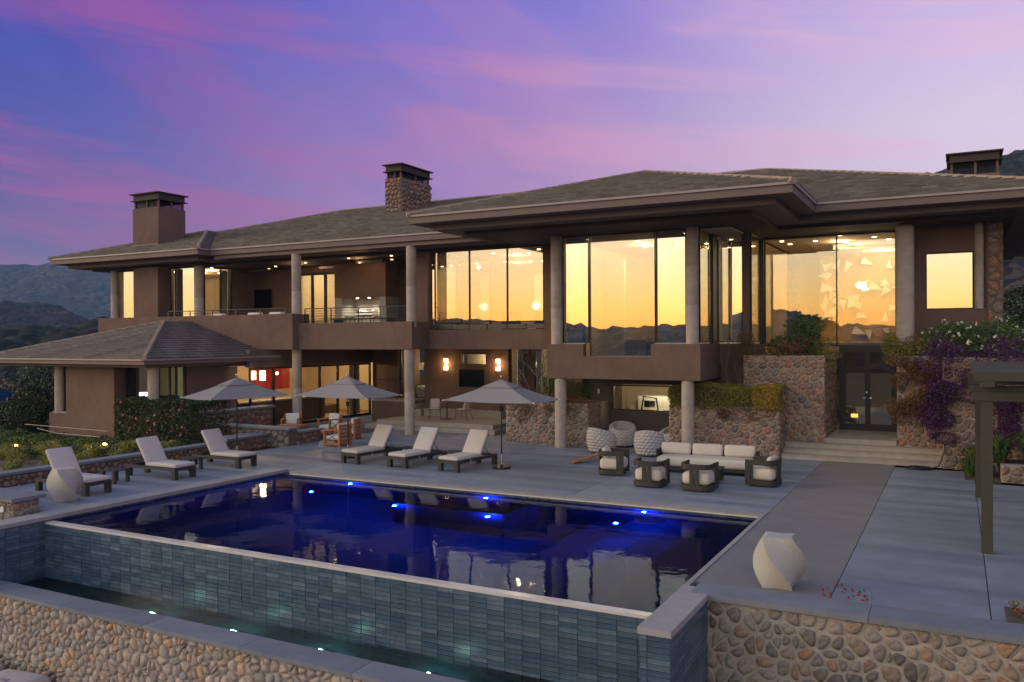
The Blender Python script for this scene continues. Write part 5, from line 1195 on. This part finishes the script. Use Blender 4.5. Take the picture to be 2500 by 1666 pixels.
for x in (-24.3, -21.5): part('leg', box(x, x+.06, 29.0, 29.6, 4, 4.7), 'alu', dt)
def dchair():
    t = thing('dining_chair', '', 'chair'); part('back', MB().tube([(-.24, 0, .45), (-.24, 0, .78), (-.12, .06, .86), (.12, .06, .86), (.24, 0, .78), (.24, 0, .45)], .02, 6), 'alu', t, local=True); part('seat', MB().rbox(-.25, .25, -.48, 0, .42, .47, .02, 1), 'alu', t, local=True)
    for x in (-.22, .22):
        for y in (-.45, -.03): part('leg', MB().tube([(x, y, .42), (x, y, 0)], .013, 5), 'alu', t, local=True)
    return t
dc = dchair(); G = 'dark dining chairs on the balcony'
for k, x in enumerate((-24.0, -23.35, -22.7, -22.0)):
    lb = ['leftmost balcony dining chair, next to the column', 'balcony dining chair second from the column', 'balcony dining chair in front of the grill', 'rightmost balcony dining chair, below the stone niche end'][k]
    if k == 0: dc.location = (x, 30.1, 4.0); dc['label'] = lb; dc['group'] = G
    else: dup(dc, (x, 30.1, 4.0), 0, lb, G)
solo('cushion', MB().rbox(-20.3, -19.6, 28.9, 29.05, 4.5, 4.95, .06, 3), 'cushion_in', 'patterned pale cushion by the right balcony column', 'cushion', smooth=True)
for k, (x, lb) in enumerate(((-30.4, 'white folded towel on the left balcony daybed'), (-28.1, 'white cushion near the middle of the left balcony rail'), (-26.8, 'white cushion at the right end of the left balcony rail'))):
    solo('cushion', MB().rbox(x-.35, x+.35, 28.0, 28.3, 4.75, 5.06, .05, 2), 'white', lb, 'cushion', smooth=True, group='white cushions on the left balcony')
# indoor things seen through the glass
ch = thing('chandelier', 'glowing cluster chandelier hanging before the white triangle wall', 'chandelier', (-3.25, 34.4, 5.6))
rnd = random.Random(4); mb = MB()
for _ in range(26): a, b, c = rnd.gauss(0, .10), rnd.gauss(0, .08), rnd.gauss(0, .075); mb.rbox(-3.25+a-.03, -3.25+a+.03, 34.4+b-.03, 34.4+b+.03, 5.75+c-.03, 5.75+c+.03, .008, 1)
part('glass_drops', mb, 'lamp', ch); part('rod', MB().tube([(-3.25, 34.4, 5.9), (-3.25, 34.4, 7.1)], .01, 6), 'alu', ch)
sp = thing('wall_sculpture', 'wall sculpture of scattered white folded triangles in the tall hall', 'wall art', (-3.3, 36.4, 5))
rnd = random.Random(12)
for k in range(34):
    x, z = rnd.uniform(-4.9, -1.5), rnd.uniform(3.9, 6.9); s = rnd.uniform(.22, .38); a = rnd.uniform(0, 6.28)
    pts = [(x+s*math.cos(a+q)*w_, z+s*math.sin(a+q)*w_) for q, w_ in ((0, 1.1), (2.0, .8), (3.6, .6))]
    mb = MB(); mb.v = [(px_, 36.49, pz_) for px_, pz_ in pts]+[(px_, 36.30-.05*i, pz_) for i, (px_, pz_) in enumerate(pts)]; mb.f = [(0, 1, 2), (5, 4, 3), (0, 3, 4, 1), (1, 4, 5, 2), (2, 5, 3, 0)]
    part('triangle', mb, 'white', sp)
solo('painting', box(-32.49, -32.42, 32.3, 35.0, 1.2, 2.6), 'red_paint', 'large plain red painting seen through the lower glass wall', 'painting')
bar = thing('bar_counter', 'dark bar counter with pale top behind the lower glass wall', 'counter', (-28, 30, 0)); part('counter_body', box(-28.4, -27.8, 26.6, 32.5, .02, 1.02), 'in_brown', bar); part('counter_top', box(-28.5, -27.6, 26.5, 32.6, 1.02, 1.08), 'coping', bar); part('cooler_door', box(-27.8, -27.76, 28.0, 28.9, .1, .9), 'ridge', bar)
sb = thing('pendant_lamp', 'small starry pendant lamp beside the red painting', 'lamp', (-28.2, 29.6, 2.2)); part('bulb', MB().lathe([(.01, 0), (.06, .03), (.06, .09), (.01, .12)], (-28.2, 29.6), 12, 2.2), 'lamp', sb); part('cord', MB().tube([(-28.2, 29.6, 2.3), (-28.2, 29.6, 2.7)], .005, 4), 'alu', sb)
so2 = thing('leather_sofa', 'dark sofa inside the lower glass wall, right of the column', 'sofa', (-28.6, 32, 0)); part('seat', MB().rbox(-30.0, -28.8, 32.6, 34.8, .02, .45, .05, 2), 'in_brown', so2); part('back', MB().rbox(-30.3, -30.0, 32.6, 34.8, .02, .85, .05, 2), 'in_brown', so2)
bed = thing('bed', 'white bed with pillows in the lower bedroom', 'bed', (-22.6, 34.8, .98)); part('mattress', MB().rbox(-23.4, -21.8, 34.0, 35.7, 1.0, 1.55, .08, 3), 'white', bed, smooth=True); part('headboard', box(-23.5, -21.7, 35.75, 35.85, 1, 2.2), 'in_brown', bed); part('pillow', MB().rbox(-23.3, -22.6, 35.3, 35.65, 1.55, 1.85, .08, 3), 'white', bed, smooth=True)
bl_ = thing('bedside_lamp', 'small glowing bedside wall lamp in the lower bedroom', 'lamp', (-22.0, 34, 2)); part('lamp_shade', MB().lathe([(.10, 0), (.08, .26)], (-21.75, 33.9), 16, 2.15), 'lamp_white', bl_); part('arm', MB().tube([(-21.5, 33.9, 1.8), (-21.75, 33.9, 1.85), (-21.75, 33.9, 2.15)], .01, 5), 'alu', bl_)
tl_ = thing('table_lamp', 'white table lamp in the pavilion corner window', 'lamp', (-28.9, 22.9, .9)); part('lamp_shade', MB().lathe([(.20, 0), (.19, .30)], (-28.75, 22.7), 20, 1.45), 'lamp_white', tl_); part('stand', MB().lathe([(.09, 0), (.1, .1), (.03, .2), (.02, .48)], (-28.75, 22.7), 14, .97), 'white', tl_); part('desk', box(-29.2, -28.3, 22.4, 23.0, .9, .97), 'in_brown', tl_)
isl = thing('island', 'pale stone island and dark counter behind the lowered bay pane', 'counter', (-9.8, 29, 2.9)); part('end_panel', box(-10.75, -9.95, 29.0, 29.4, 2.92, 3.75), 'coping', isl); part('counter_body', box(-9.94, -8.6, 29.05, 29.4, 2.92, 3.68), 'in_brown', isl); part('counter_top', box(-9.94, -8.6, 29.0, 29.45, 3.681, 3.74), 'white', isl)
ds = solo('wall_disc', MB().lathe([(.9, 0), (.92, .02), (.9, .04)], n=48).xf(Matrix.Translation((-8.9, 33.2, 5.3)) @ Matrix.Rotation(R(90), 4, 'X') @ Matrix.Diagonal((.45, 1.2, 1, 1))), 'in_wall', 'tall pale oval disc hanging deep inside the bay room', 'wall art', smooth=True, angle=40)
sbu = thing('starburst_lamp', 'small glowing starburst lamp in the three-pane room', 'lamp', (-17.9, 35.6, 5.3)); rnd = random.Random(2); mb = MB()
for _ in range(40): v_ = Vector((rnd.gauss(0, 1), rnd.gauss(0, 1), rnd.gauss(0, 1))).normalized()*.22; mb.tube([(-17.6, 35.6, 5.4), (-17.6+v_.x, 35.6+v_.y, 5.4+v_.z)], .012, 4)
part('spikes', mb, 'lamp_white', sbu)
for k, (x, lb) in enumerate(((-16.2, 'low armchair silhouette inside the three-pane room'), (-14.7, 'rounded armchair at the right of the three-pane room'))):
    t = thing('club_chair', lb, 'armchair', (x, 30.8, 4)); part('seat', MB().rbox(x-.4, x+.4, 30.4, 31.2, 4.02, 4.45, .08, 3), 'in_brown', t, smooth=True); part('back', MB().rbox(x-.42, x+.42, 30.35, 30.55, 4.3, 4.95, .08, 3), 'in_brown', t, smooth=True)
tm = thing('treadmill', 'dark exercise machine seen through the low gym window', 'exercise machine', (-10.4, 30.6, 0)); part('console', MB().tube([(-10.6, 30.4, 1.1), (-10.5, 30.35, 1.62), (-10.0, 30.35, 1.55), (-9.95, 30.4, 1.1)], .035, 6).box(-10.5, -10.1, 30.4, 30.5, 1.2, 1.45), 'black', tm); part('deck', box(-10.7, -9.9, 30.4, 32, .02, .25), 'black', tm)
solo('bench', MB().box(-11.3, -9.1, 32.0, 33.0, .02, 1.5), 'white', 'white block seen low in the gym window', 'bench')
# hall lamp low behind the doors
hl_ = thing('hall_lamp', 'small amber lamp low behind the left entry door', 'lamp', (-3.4, 32.2, .6)); part('glow', box(-3.40, -3.18, 32.3, 32.4, .94, 1.06), 'lamp_amber', hl_); part('stand', box(-3.45, -3.1, 32.25, 32.45, .62, .9), 'in_brown', hl_)

# hose
mb = MB(); 
for k in range(4):
    rr_ = .34-.05*k; mb.tube([(-1.0+rr_*1.0*math.cos(a*math.pi/12), 26.85+rr_*.8*math.sin(a*math.pi/12), .025+.03*(k % 2)) for a in range(25)], .018, 6)
mb.tube([(-.7, 26.85, .03), (-.5, 27.0, .1), (-.36, 27.1, .5), (-.34, 27.1, .75)], .018, 6)
solo('hose', mb, 'black', 'coiled black hose at the right foot of the entry steps', 'hose', smooth=True)
# pergola
pg = thing('pergola', 'dark olive pergola frame entering at the right edge', 'pergola', (1.5, 19, 0)); 
for x, y in ((.44, 16.95), (.44, 22.75), (4.6, 16.95), (4.6, 22.75)): part('post', box(x-.09, x+.09, y-.085, y+.085, 0, 2.68), 'pergola', pg)
for y in (16.95, 22.75): part('beam', box(.2, 5.2, y-.11, y+.11, 2.68, 2.845), 'pergola', pg); part('beam', box(.16, 5.25, y-.12, y+.12, 2.85, 2.94), 'pergola', pg)
part('beam', box(.33, .55, 16.4, 23.4, 2.945, 3.04), 'pergola', pg); part('beam', box(4.5, 4.72, 16.4, 23.4, 2.945, 3.04), 'pergola', pg)
for k in range(22): part('slat', box(.25, 5.2, 16.45+k*.32, 16.45+k*.32+.24, 3.045, 3.2), 'pergola', pg)
# covered seats at lower left
def cover(x, y, rz, label):
    t = thing('covered_ottoman', label, 'ottoman', (x, y, -3.45), R(rz), 'grey covered outdoor pieces at the lower left')
    part('cover', MB().rbox(-.58, .58, -.58, .58, .02, 1.16, .16, 5, puff=.02), 'rope', t, local=True, smooth=True); part('vent_flap', MB().rbox(-.08, .10, -.05, .05, 1.17, 1.195, .01, 2), 'canopy', t, local=True)
    part('hem', MB().rbox(-.59, .59, -.59, .59, 0, .05, .02, 1), 'canopy', t, local=True)
cover(-15.15, 9.0, 8, 'grey fabric-covered ottoman with a small flap, front of the two'); cover(-16.65, 9.05, 4, 'grey covered piece cut by the left frame edge')
ck = thing('metal_stand', 'thin pale metal rod frame at the foot of the cobble wall', 'stand', (-13.9, 9.2, -3.45)); part('rod', MB().tube([(-14.6, 9.2, -3.45), (-14.3, 9.3, -2.62), (-13.7, 9.3, -2.5), (-13.5, 9.2, -3.45)], .012, 6), 'chrome', ck)
# blue pop-up canopy at far left
bp_ = thing('pop_up_canopy', 'blue cloth pop-up canopy behind the flowering bush at the left edge', 'canopy', (-39.5, 21.8, -1))
part('roof_cloth', MB().add([(-41.5, 20.6, 1.42), (-37.7, 20.6, 1.42), (-37.7, 23.1, 1.42), (-41.5, 23.1, 1.42), (-39.6, 21.85, 2.35), (-41.45, 20.65, 1.15), (-37.75, 20.65, 1.15), (-37.75, 23.05, 1.15), (-41.45, 23.05, 1.15)], [(0, 1, 4), (1, 2, 4), (2, 3, 4), (3, 0, 4), (5, 6, 1, 0), (6, 7, 2, 1), (7, 8, 3, 2), (8, 5, 0, 3)]), 'blue_cloth', bp_)
for x, y in ((-41.3, 20.8), (-37.9, 20.8), (-37.9, 22.9)): part('leg', MB().tube([(x, y, 1.4), (x, y, -1.4)], .03, 6), 'white', bp_)
part('side_curtain', MB().rbox(-38.2, -37.75, 22.95, 23.0, -.3, 1.2, .01, 1), 'blue_cloth', bp_)

# pool lights
def plight(name, x, y, z, m, nrm, e, col, label, cat, rr=.055, grp=None):
    t = thing(name, label, cat, (x, y, z), 0, grp)
    rot = Matrix.Rotation(R(90), 4, 'X') if nrm == 'y' else Matrix()
    part('lens', MB().lathe([(rr, 0), (rr*.8, .02), (.005, .03)], n=16).xf(Matrix.Translation((x, y, z)) @ rot), m, t); part('bezel', MB().lathe([(rr*1.35, -.01), (rr*1.35, .004), (rr*1.02, .006)], n=16).xf(Matrix.Translation((x, y, z)) @ rot), 'chrome', t)
    l = bpy.data.lights.new('pool_lamp', 'POINT'); l.energy = e; l.color = col; l.shadow_soft_size = .05; o = bpy.data.objects.new('pool_lamp', l); COL.objects.link(o)
    o.location = (x, y-.09, z) if nrm == 'y' else (x, y, z+.09)
G = 'blue underwater pool lights'; BL = (.01, .09, 1)
for x, y, z, lb in ((-14.8, PY1-.01, -.30, 'blue pool light in the far wall below the middle umbrella'), (-6.35, PY1-.01, -.30, 'blue pool light in the far wall near the right corner'),
                 (-11.9, 16.47, -.32, 'blue light on the left face of the sunken spa wall'), (-9.35, 16.47, -.40, 'blue light at the right corner of the spa wall'), (-10.5, PY1-.01, -.45, 'blue light inside the sunken spa'),
                 ): plight('pool_light', x, y, z, 'blue_lamp', 'y', 52, BL, lb, 'pool light', grp=G)
plight('pool_light', -6.6, 17.2, -.62, 'blue_lamp', 'z', 52, BL, 'blue pool light on the steps at the right', 'pool light', grp=G); plight('pool_light', -15.2, 17.2, -.75, 'blue_lamp', 'z', 52, BL, 'blue pool light deep at the left of the pool', 'pool light', grp=G)
G = 'white lights in the catch basin'
for k, x in enumerate((-13.45, -11.35, -9.35, -7.2)):
    plight('basin_light', x, 10.75, -1.45, 'teal_lamp', 'z', 3.5, (.75, 1, .8), ['basin light nearest the left end, close to the pool corner', 'basin light second from the left', 'basin light second from the right', 'basin light nearest the bottom right'][k], 'basin light', rr=.10, grp=G)

# ================================================================== PLANTS
bush('flowering_hedge', 'dense dark hedge with pink blossoms behind the rear left lounger', 'hedge', (-28.1, -24.0, 20.9, 22.75, -.3, 1.62), 17000, 'leaf_dark', .10, 26, .62, 1, ('petal_pink', 110, .07, .1), boxy=True)
bush('flowering_bush', 'dark bush with pink blossoms in front of the blue canopy', 'bush', (-37.5, -34.2, 21.0, 23.4, -1.2, 1.7), 11000, 'leaf_dark', .12, 18, .9, 2, ('petal_pink', 60, .075, .0))
bush('low_hedge', 'low green shrubs along the foot of the pavilion wall', 'hedge', (-35, -24.5, 19.4, 21.2, -.9, .12), 14000, 'leaf_green', .10, 34, .55, 3, boxy=True)
solo('ground_cover', leaves(MB(), 16000, lambda q: ((lambda x, y: (x, y, -.16*max(0, -24-x)*.35-.05*max(0, 15-y)+q.uniform(.0, .28)))(q.uniform(-36, -23.2), q.uniform(17.6, 20.4)), 1), .09, random.Random(5)), 'leaf_dark', None, None, kind='stuff')
def tuft(x, y, z, s, rnd, mb, n=90, m=None):
    for _ in range(n):
        a = rnd.uniform(0, 6.283); l = s*rnd.uniform(.5, 1.15); b = rnd.uniform(.25, .95); w_ = .012*s/.5
        p0 = Vector((x+rnd.uniform(-.07, .07)*s, y+rnd.uniform(-.07, .07)*s, z)); d = Vector((math.cos(a), math.sin(a), 0)); sd = Vector((-d.y, d.x, 0))*w_
        p1 = p0+d*l*.35*b+Vector((0, 0, l*.65)); p2 = p0+d*l*.85*b+Vector((0, 0, l*(.9-.45*b)))
        k = len(mb.v); mb.v += [tuple(p0-sd), tuple(p0+sd), tuple(p1+sd*.8), tuple(p1-sd*.8), tuple(p2)]; mb.f += [(k, k+1, k+2, k+3), (k+3, k+2, k+4)]
    return mb
rnd = random.Random(9)
def gz(x, y): return -.02-.16*max(0, -24-x)*.35-.05*max(0, 15-y)+.05*fbm(x, y, .8, 1)
gs_ = [(-23.5, 12.6), (-24.6, 13.4), (-27.8, 15.2), (-31.2, 16.2), (-33.2, 16.0), (-29.0, 18.8), (-31.9, 18.6), (-27.0, 18.9), (-24.7, 19.0), (-23.1, 19.2), (-23.2, 14.0), (-23.0, 15.0), (-23.1, 16.1), (-23.0, 17.2), (-24.2, 14.8), (-24.4, 16.2), (-24.3, 17.4), (-25.4, 15.6), (-25.7, 17.0), (-26.8, 16.4), (-27.0, 17.6), (-28.4, 17.2), (-29.6, 17.6), (-30.8, 17.4), (-32, 17.6), (-33.5, 17.4), (-24.0, 18.4), (-25.6, 18.4), (-28.0, 18.2), (-35, 17.2), (-26.2, 14.4), (-29.5, 15.6)]
for x, y in gs_:
    s = rnd.uniform(.5, .8)
    tg = thing('ornamental_grass', 'clump of yellow-green ornamental grass in the bed beyond the low garden wall', 'grass clump', (x, y, gz(x, y)), 0, 'ornamental grass clumps left of the pool')
    part('blades', tuft(x, y, gz(x, y), s, rnd, MB(), 260), 'grass_y', tg)
for k, (x, y, lb) in enumerate(((-30.6, 18.7, 'glowing path light among grasses at the far left'), (-25.9, 18.9, 'glowing path light among grasses left of the middle lounger'))):
    t = thing('path_light', lb, 'path light', (x, y, gz(x, y))); part('stake', MB().tube([(x, y, gz(x, y)), (x, y, gz(x, y)+.35)], .012, 5), 'alu', t); part('lamp_head', MB().lathe([(.05, 0), (.09, .02), (.02, .07)], (x, y), 12, gz(x, y)+.36), 'yellow_lamp', t)
    l = bpy.data.lights.new('path_lamp', 'POINT'); l.energy = 26; l.color = (1, .62, .15); l.shadow_soft_size = .05; o = bpy.data.objects.new('path_lamp', l); COL.objects.link(o); o.location = (x, y-.15, gz(x, y)+.42)
bush('golden_hedge', 'clipped hedge turning gold on the planter beside the lounge sofa', 'hedge', (-8.55, -4.98, 27.15, 28.5, 1.5, 2.25), 21000, 'leaf_gold', .055, 34, .36, 11, boxy=True)
bush('golden_hedge', 'orange-tinted right end of the clipped hedge on the lounge planter', 'hedge', (-5.75, -4.96, 27.12, 27.9, 1.55, 2.24), 5200, 'leaf_rust', .05, 8, .3, 31, boxy=True, stems=False)
bush('trailing_plant', 'thin dusty trailing plant spilling over the right planter front', 'plant', (-7.0, -5.1, 27.1, 27.35, 1.15, 1.7), 1500, 'leaf_brown', .05, 10, .2, 12, ('petal_white', 16, .02, 1.2))
bush('russet_shrub', 'russet drooping shrub covering the pale planter left of the bay', 'shrub', (-14.9, -11.5, 26.95, 28.0, .75, 2.0), 17000, 'leaf_brown', .055, 30, .42, 13)
bush('green_shrub', 'green shrub behind the left bay column', 'shrub', (-13.6, -11.7, 27.5, 28.6, 1.6, 2.45), 5000, 'leaf_green', .055, 16, .36, 14)
bush('leafy_bush', 'tall leafy green bush on the entry pier in front of the hall glass', 'bush', (-5.5, -3.9, 28.5, 30.0, 3.1, 4.6), 4200, 'leaf_green', .085, 20, .36, 15)
bush('dry_lavender', 'sprawling brown-green dry shrub on the left side of the entry pier', 'shrub', (-6.6, -4.2, 28.1, 29.2, 2.9, 3.95), 5000, 'leaf_brown', .06, 22, .34, 16)
bush('trailing_shrub', 'wispy shrub leaning over the pier edge towards the entry doors', 'shrub', (-4.3, -3.4, 28.3, 29.2, 2.7, 3.8), 1600, 'leaf_gold', .06, 10, .28, 17)
bush('green_shrub', 'green shrub on the right entry pier beside the tall column', 'shrub', (-2.2, -.6, 28.3, 29.6, 3.0, 3.95), 3800, 'leaf_gold', .07, 16, .34, 18)
bush('white_rose_bush', 'bush of white roses below the far right window', 'rose bush', (-1.0, 2.6, 28.4, 30.2, 3.2, 4.35), 9000, 'leaf_green', .08, 26, .5, 19, ('petal_white', 170, .075, 3.4))
bush('russet_vine', 'russet vine hanging down the right entry pier', 'vine', (-1.9, -.5, 27.9, 28.4, 1.2, 3.4), 12000, 'leaf_brown', .055, 20, .34, 20)
bush('bougainvillea', 'purple bougainvillea spilling over the right terrace wall behind the pergola', 'bougainvillea', (-.9, 2.9, 26.7, 28.2, 1.9, 3.8), 22000, 'leaf_purple', .06, 44, .45, 21)
bush('bougainvillea', 'purple bougainvillea tongue hanging beside the entry steps, left of the posts', 'bougainvillea', (-.95, -.15, 26.8, 27.6, .7, 2.6), 11000, 'leaf_purple', .055, 16, .34, 22)
bush('bougainvillea', 'narrow purple bougainvillea between the pergola post and the right edge', 'bougainvillea', (.9, 1.6, 26.75, 27.2, .9, 2.4), 4500, 'leaf_purple', .055, 12, .32, 23)
rnd = random.Random(77)
for x, y, z, s, lb in ((.45, 26.2, 0, 1.1, 'green arching grass behind the pergola posts'), (1.0, 26.3, .3, 1.0, 'green arching grass on the low stone planter'), (1.7, 26.4, .38, 1.15, 'large arching grass at the right frame edge'), (.25, 25.8, 0, .7, 'small grass tuft at the paving edge behind the posts')):
    t = thing('arching_grass', lb, 'grass clump', (x, y, z)); part('blades', tuft(x, y, z, s, rnd, MB(), 240), 'leaf_green', t)
bush('red_leaf_plant', 'small red-leaved plant in the bed at the lower right corner', 'plant', (.62, 1.5, 13.0, 13.5, .0, .28), 700, 'leaf_gold', .05, 9, .16, 24, ('leaf_red', 40, .05, .02), stems=False)
mb = MB(); rnd = random.Random(5)
for x, y in ((-1.55, 13.2), (-1.35, 13.0), (-1.15, 12.95), (-1.72, 12.95)):
    for _ in range(9): leaves(mb, 1, lambda q: ((x+q.uniform(-.08, .08), y+q.uniform(-.06, .06), .02+q.uniform(0, .16)), 1), .06, rnd, .8)
solo('red_sprig', mb, 'leaf_red', 'little red-leaved sprigs growing at the wall cap joint', 'plant')
bush('far_hedge', 'clipped green hedge beyond the right end of the house', 'hedge', (1.3, 5.0, 33.6, 35.0, 3.3, 5.75), 6000, 'leaf_green', .12, 26, .8, 25)
struct('upper_garden', grid_terrain(1.26, 60, 29, 200, 20, 40, lambda x, y: 3.3+.05*(y-29)), 'grass_ground')
def bare(name, label, x, y, z, h, n, seed, spread=.5, rr=.03):
    rnd = random.Random(seed); t = thing(name, label, 'bare tree', (x, y, z)); mb = MB(); tw = MB()
    def grow(p, d, l, rad, lev):
        q = [p]; dd = d.copy()
        for _ in range(4): dd = (dd+Vector((rnd.uniform(-.2, .2), rnd.uniform(-.2, .2), rnd.uniform(-.04, .14)))).normalized(); q.append(q[-1]+dd*l/4)
        (mb if lev == 0 else tw).tube(q, [rad*(1-.13*i) for i in range(5)], 6 if lev == 0 else 4)
        if lev < 3:
            for _ in range(3 if lev < 2 else 2):
                a = rnd.uniform(0, 6.283); grow(q[rnd.choice((2, 3, 4))], (dd+Vector((math.cos(a)*spread, math.sin(a)*spread, .15))).normalized(), l*.62, rad*.5, lev+1)
    for _ in range(n):
        a = rnd.uniform(0, 6.283); grow(Vector((x+.08*math.cos(a), y+.08*math.sin(a), z)), Vector((math.cos(a)*spread*.5, math.sin(a)*spread*.5, 1)).normalized(), h*.55, rr, 0)
    part('trunk', mb, 'bark', t); part('twigs', tw, 'bark', t)
bare('bare_tree', 'multi-stemmed bare tree rising behind the golden hedge', -6.6, 28.5, 1.5, 2.5, 5, 3, .55, .035)
bare('bare_tree', 'bare branching shrub tree in front of the brown band left of the bay', -13.9, 28.2, 1.4, 2.6, 6, 8, .8, .025)
for x, y, sc_, lb in ((-44, 30, 4.2, 'dark round tree at the far left beyond the blue canopy'), (-50, 34, 5, 'dark tree at the left frame edge behind the canopy'), (-41, 36, 3.6, 'dark shrubby tree just left of the pavilion column')):
    t = thing('garden_tree', lb, 'tree', (x, y, -1.8)); rnd = random.Random(int(-x)); bl2 = bush_blobs(x-sc_*.6, x+sc_*.6, y-sc_*.6, y+sc_*.6, -1.0, sc_*.82-1, 26, sc_*.3, rnd)
    part('crown', leaves(MB(), 7000, blob_sampler(bl2), .2, rnd), 'leaf_dark', t); mb = MB().tube([(x, y, -2.2), (x+.1, y, -.6), (x, y+.1, sc_*.5-1)], [.16, .12, .06], 8)
    for b in bl2[:8]: mb.tube([(x, y, -.2), ((x+b[0])/2, (y+b[1])/2, b[2]*.5), b[:3]], [.07, .04, .02], 5)
    part('trunk', mb, 'bark', t)
solo('brush', leaves(MB(), 26000, lambda q: ((lambda x, y: (x, y, -1.3-.035*(y-24)-.018*(-26-x)+q.uniform(0, 1)**1.5*3.2*(1 if (math.sin(x*.5)+math.sin(y*.4)) > -.4 else .4)))(q.uniform(-130, -44), q.uniform(38, 110)), q.uniform(.6, 1.6)), .42, random.Random(15)), 'leaf_brown', None, None, kind='stuff')

# ================================================================== the air
hz = bpy.data.materials.new('air'); hz.use_nodes = True; nt = hz.node_tree; nt.nodes.clear()
pv = nt.nodes.new('ShaderNodeVolumePrincipled'); pv.inputs['Color'].default_value = (.34, .60, 1, 1); pv.inputs['Density'].default_value = .00028; pv.inputs['Anisotropy'].default_value = 0
o_ = nt.nodes.new('ShaderNodeOutputMaterial'); nt.links.new(pv.outputs[0], o_.inputs['Volume']); M['air'] = hz
haze = part('haze', box(-2480, 1330, -730, 2280, -13, 215), 'air', kind='stuff')
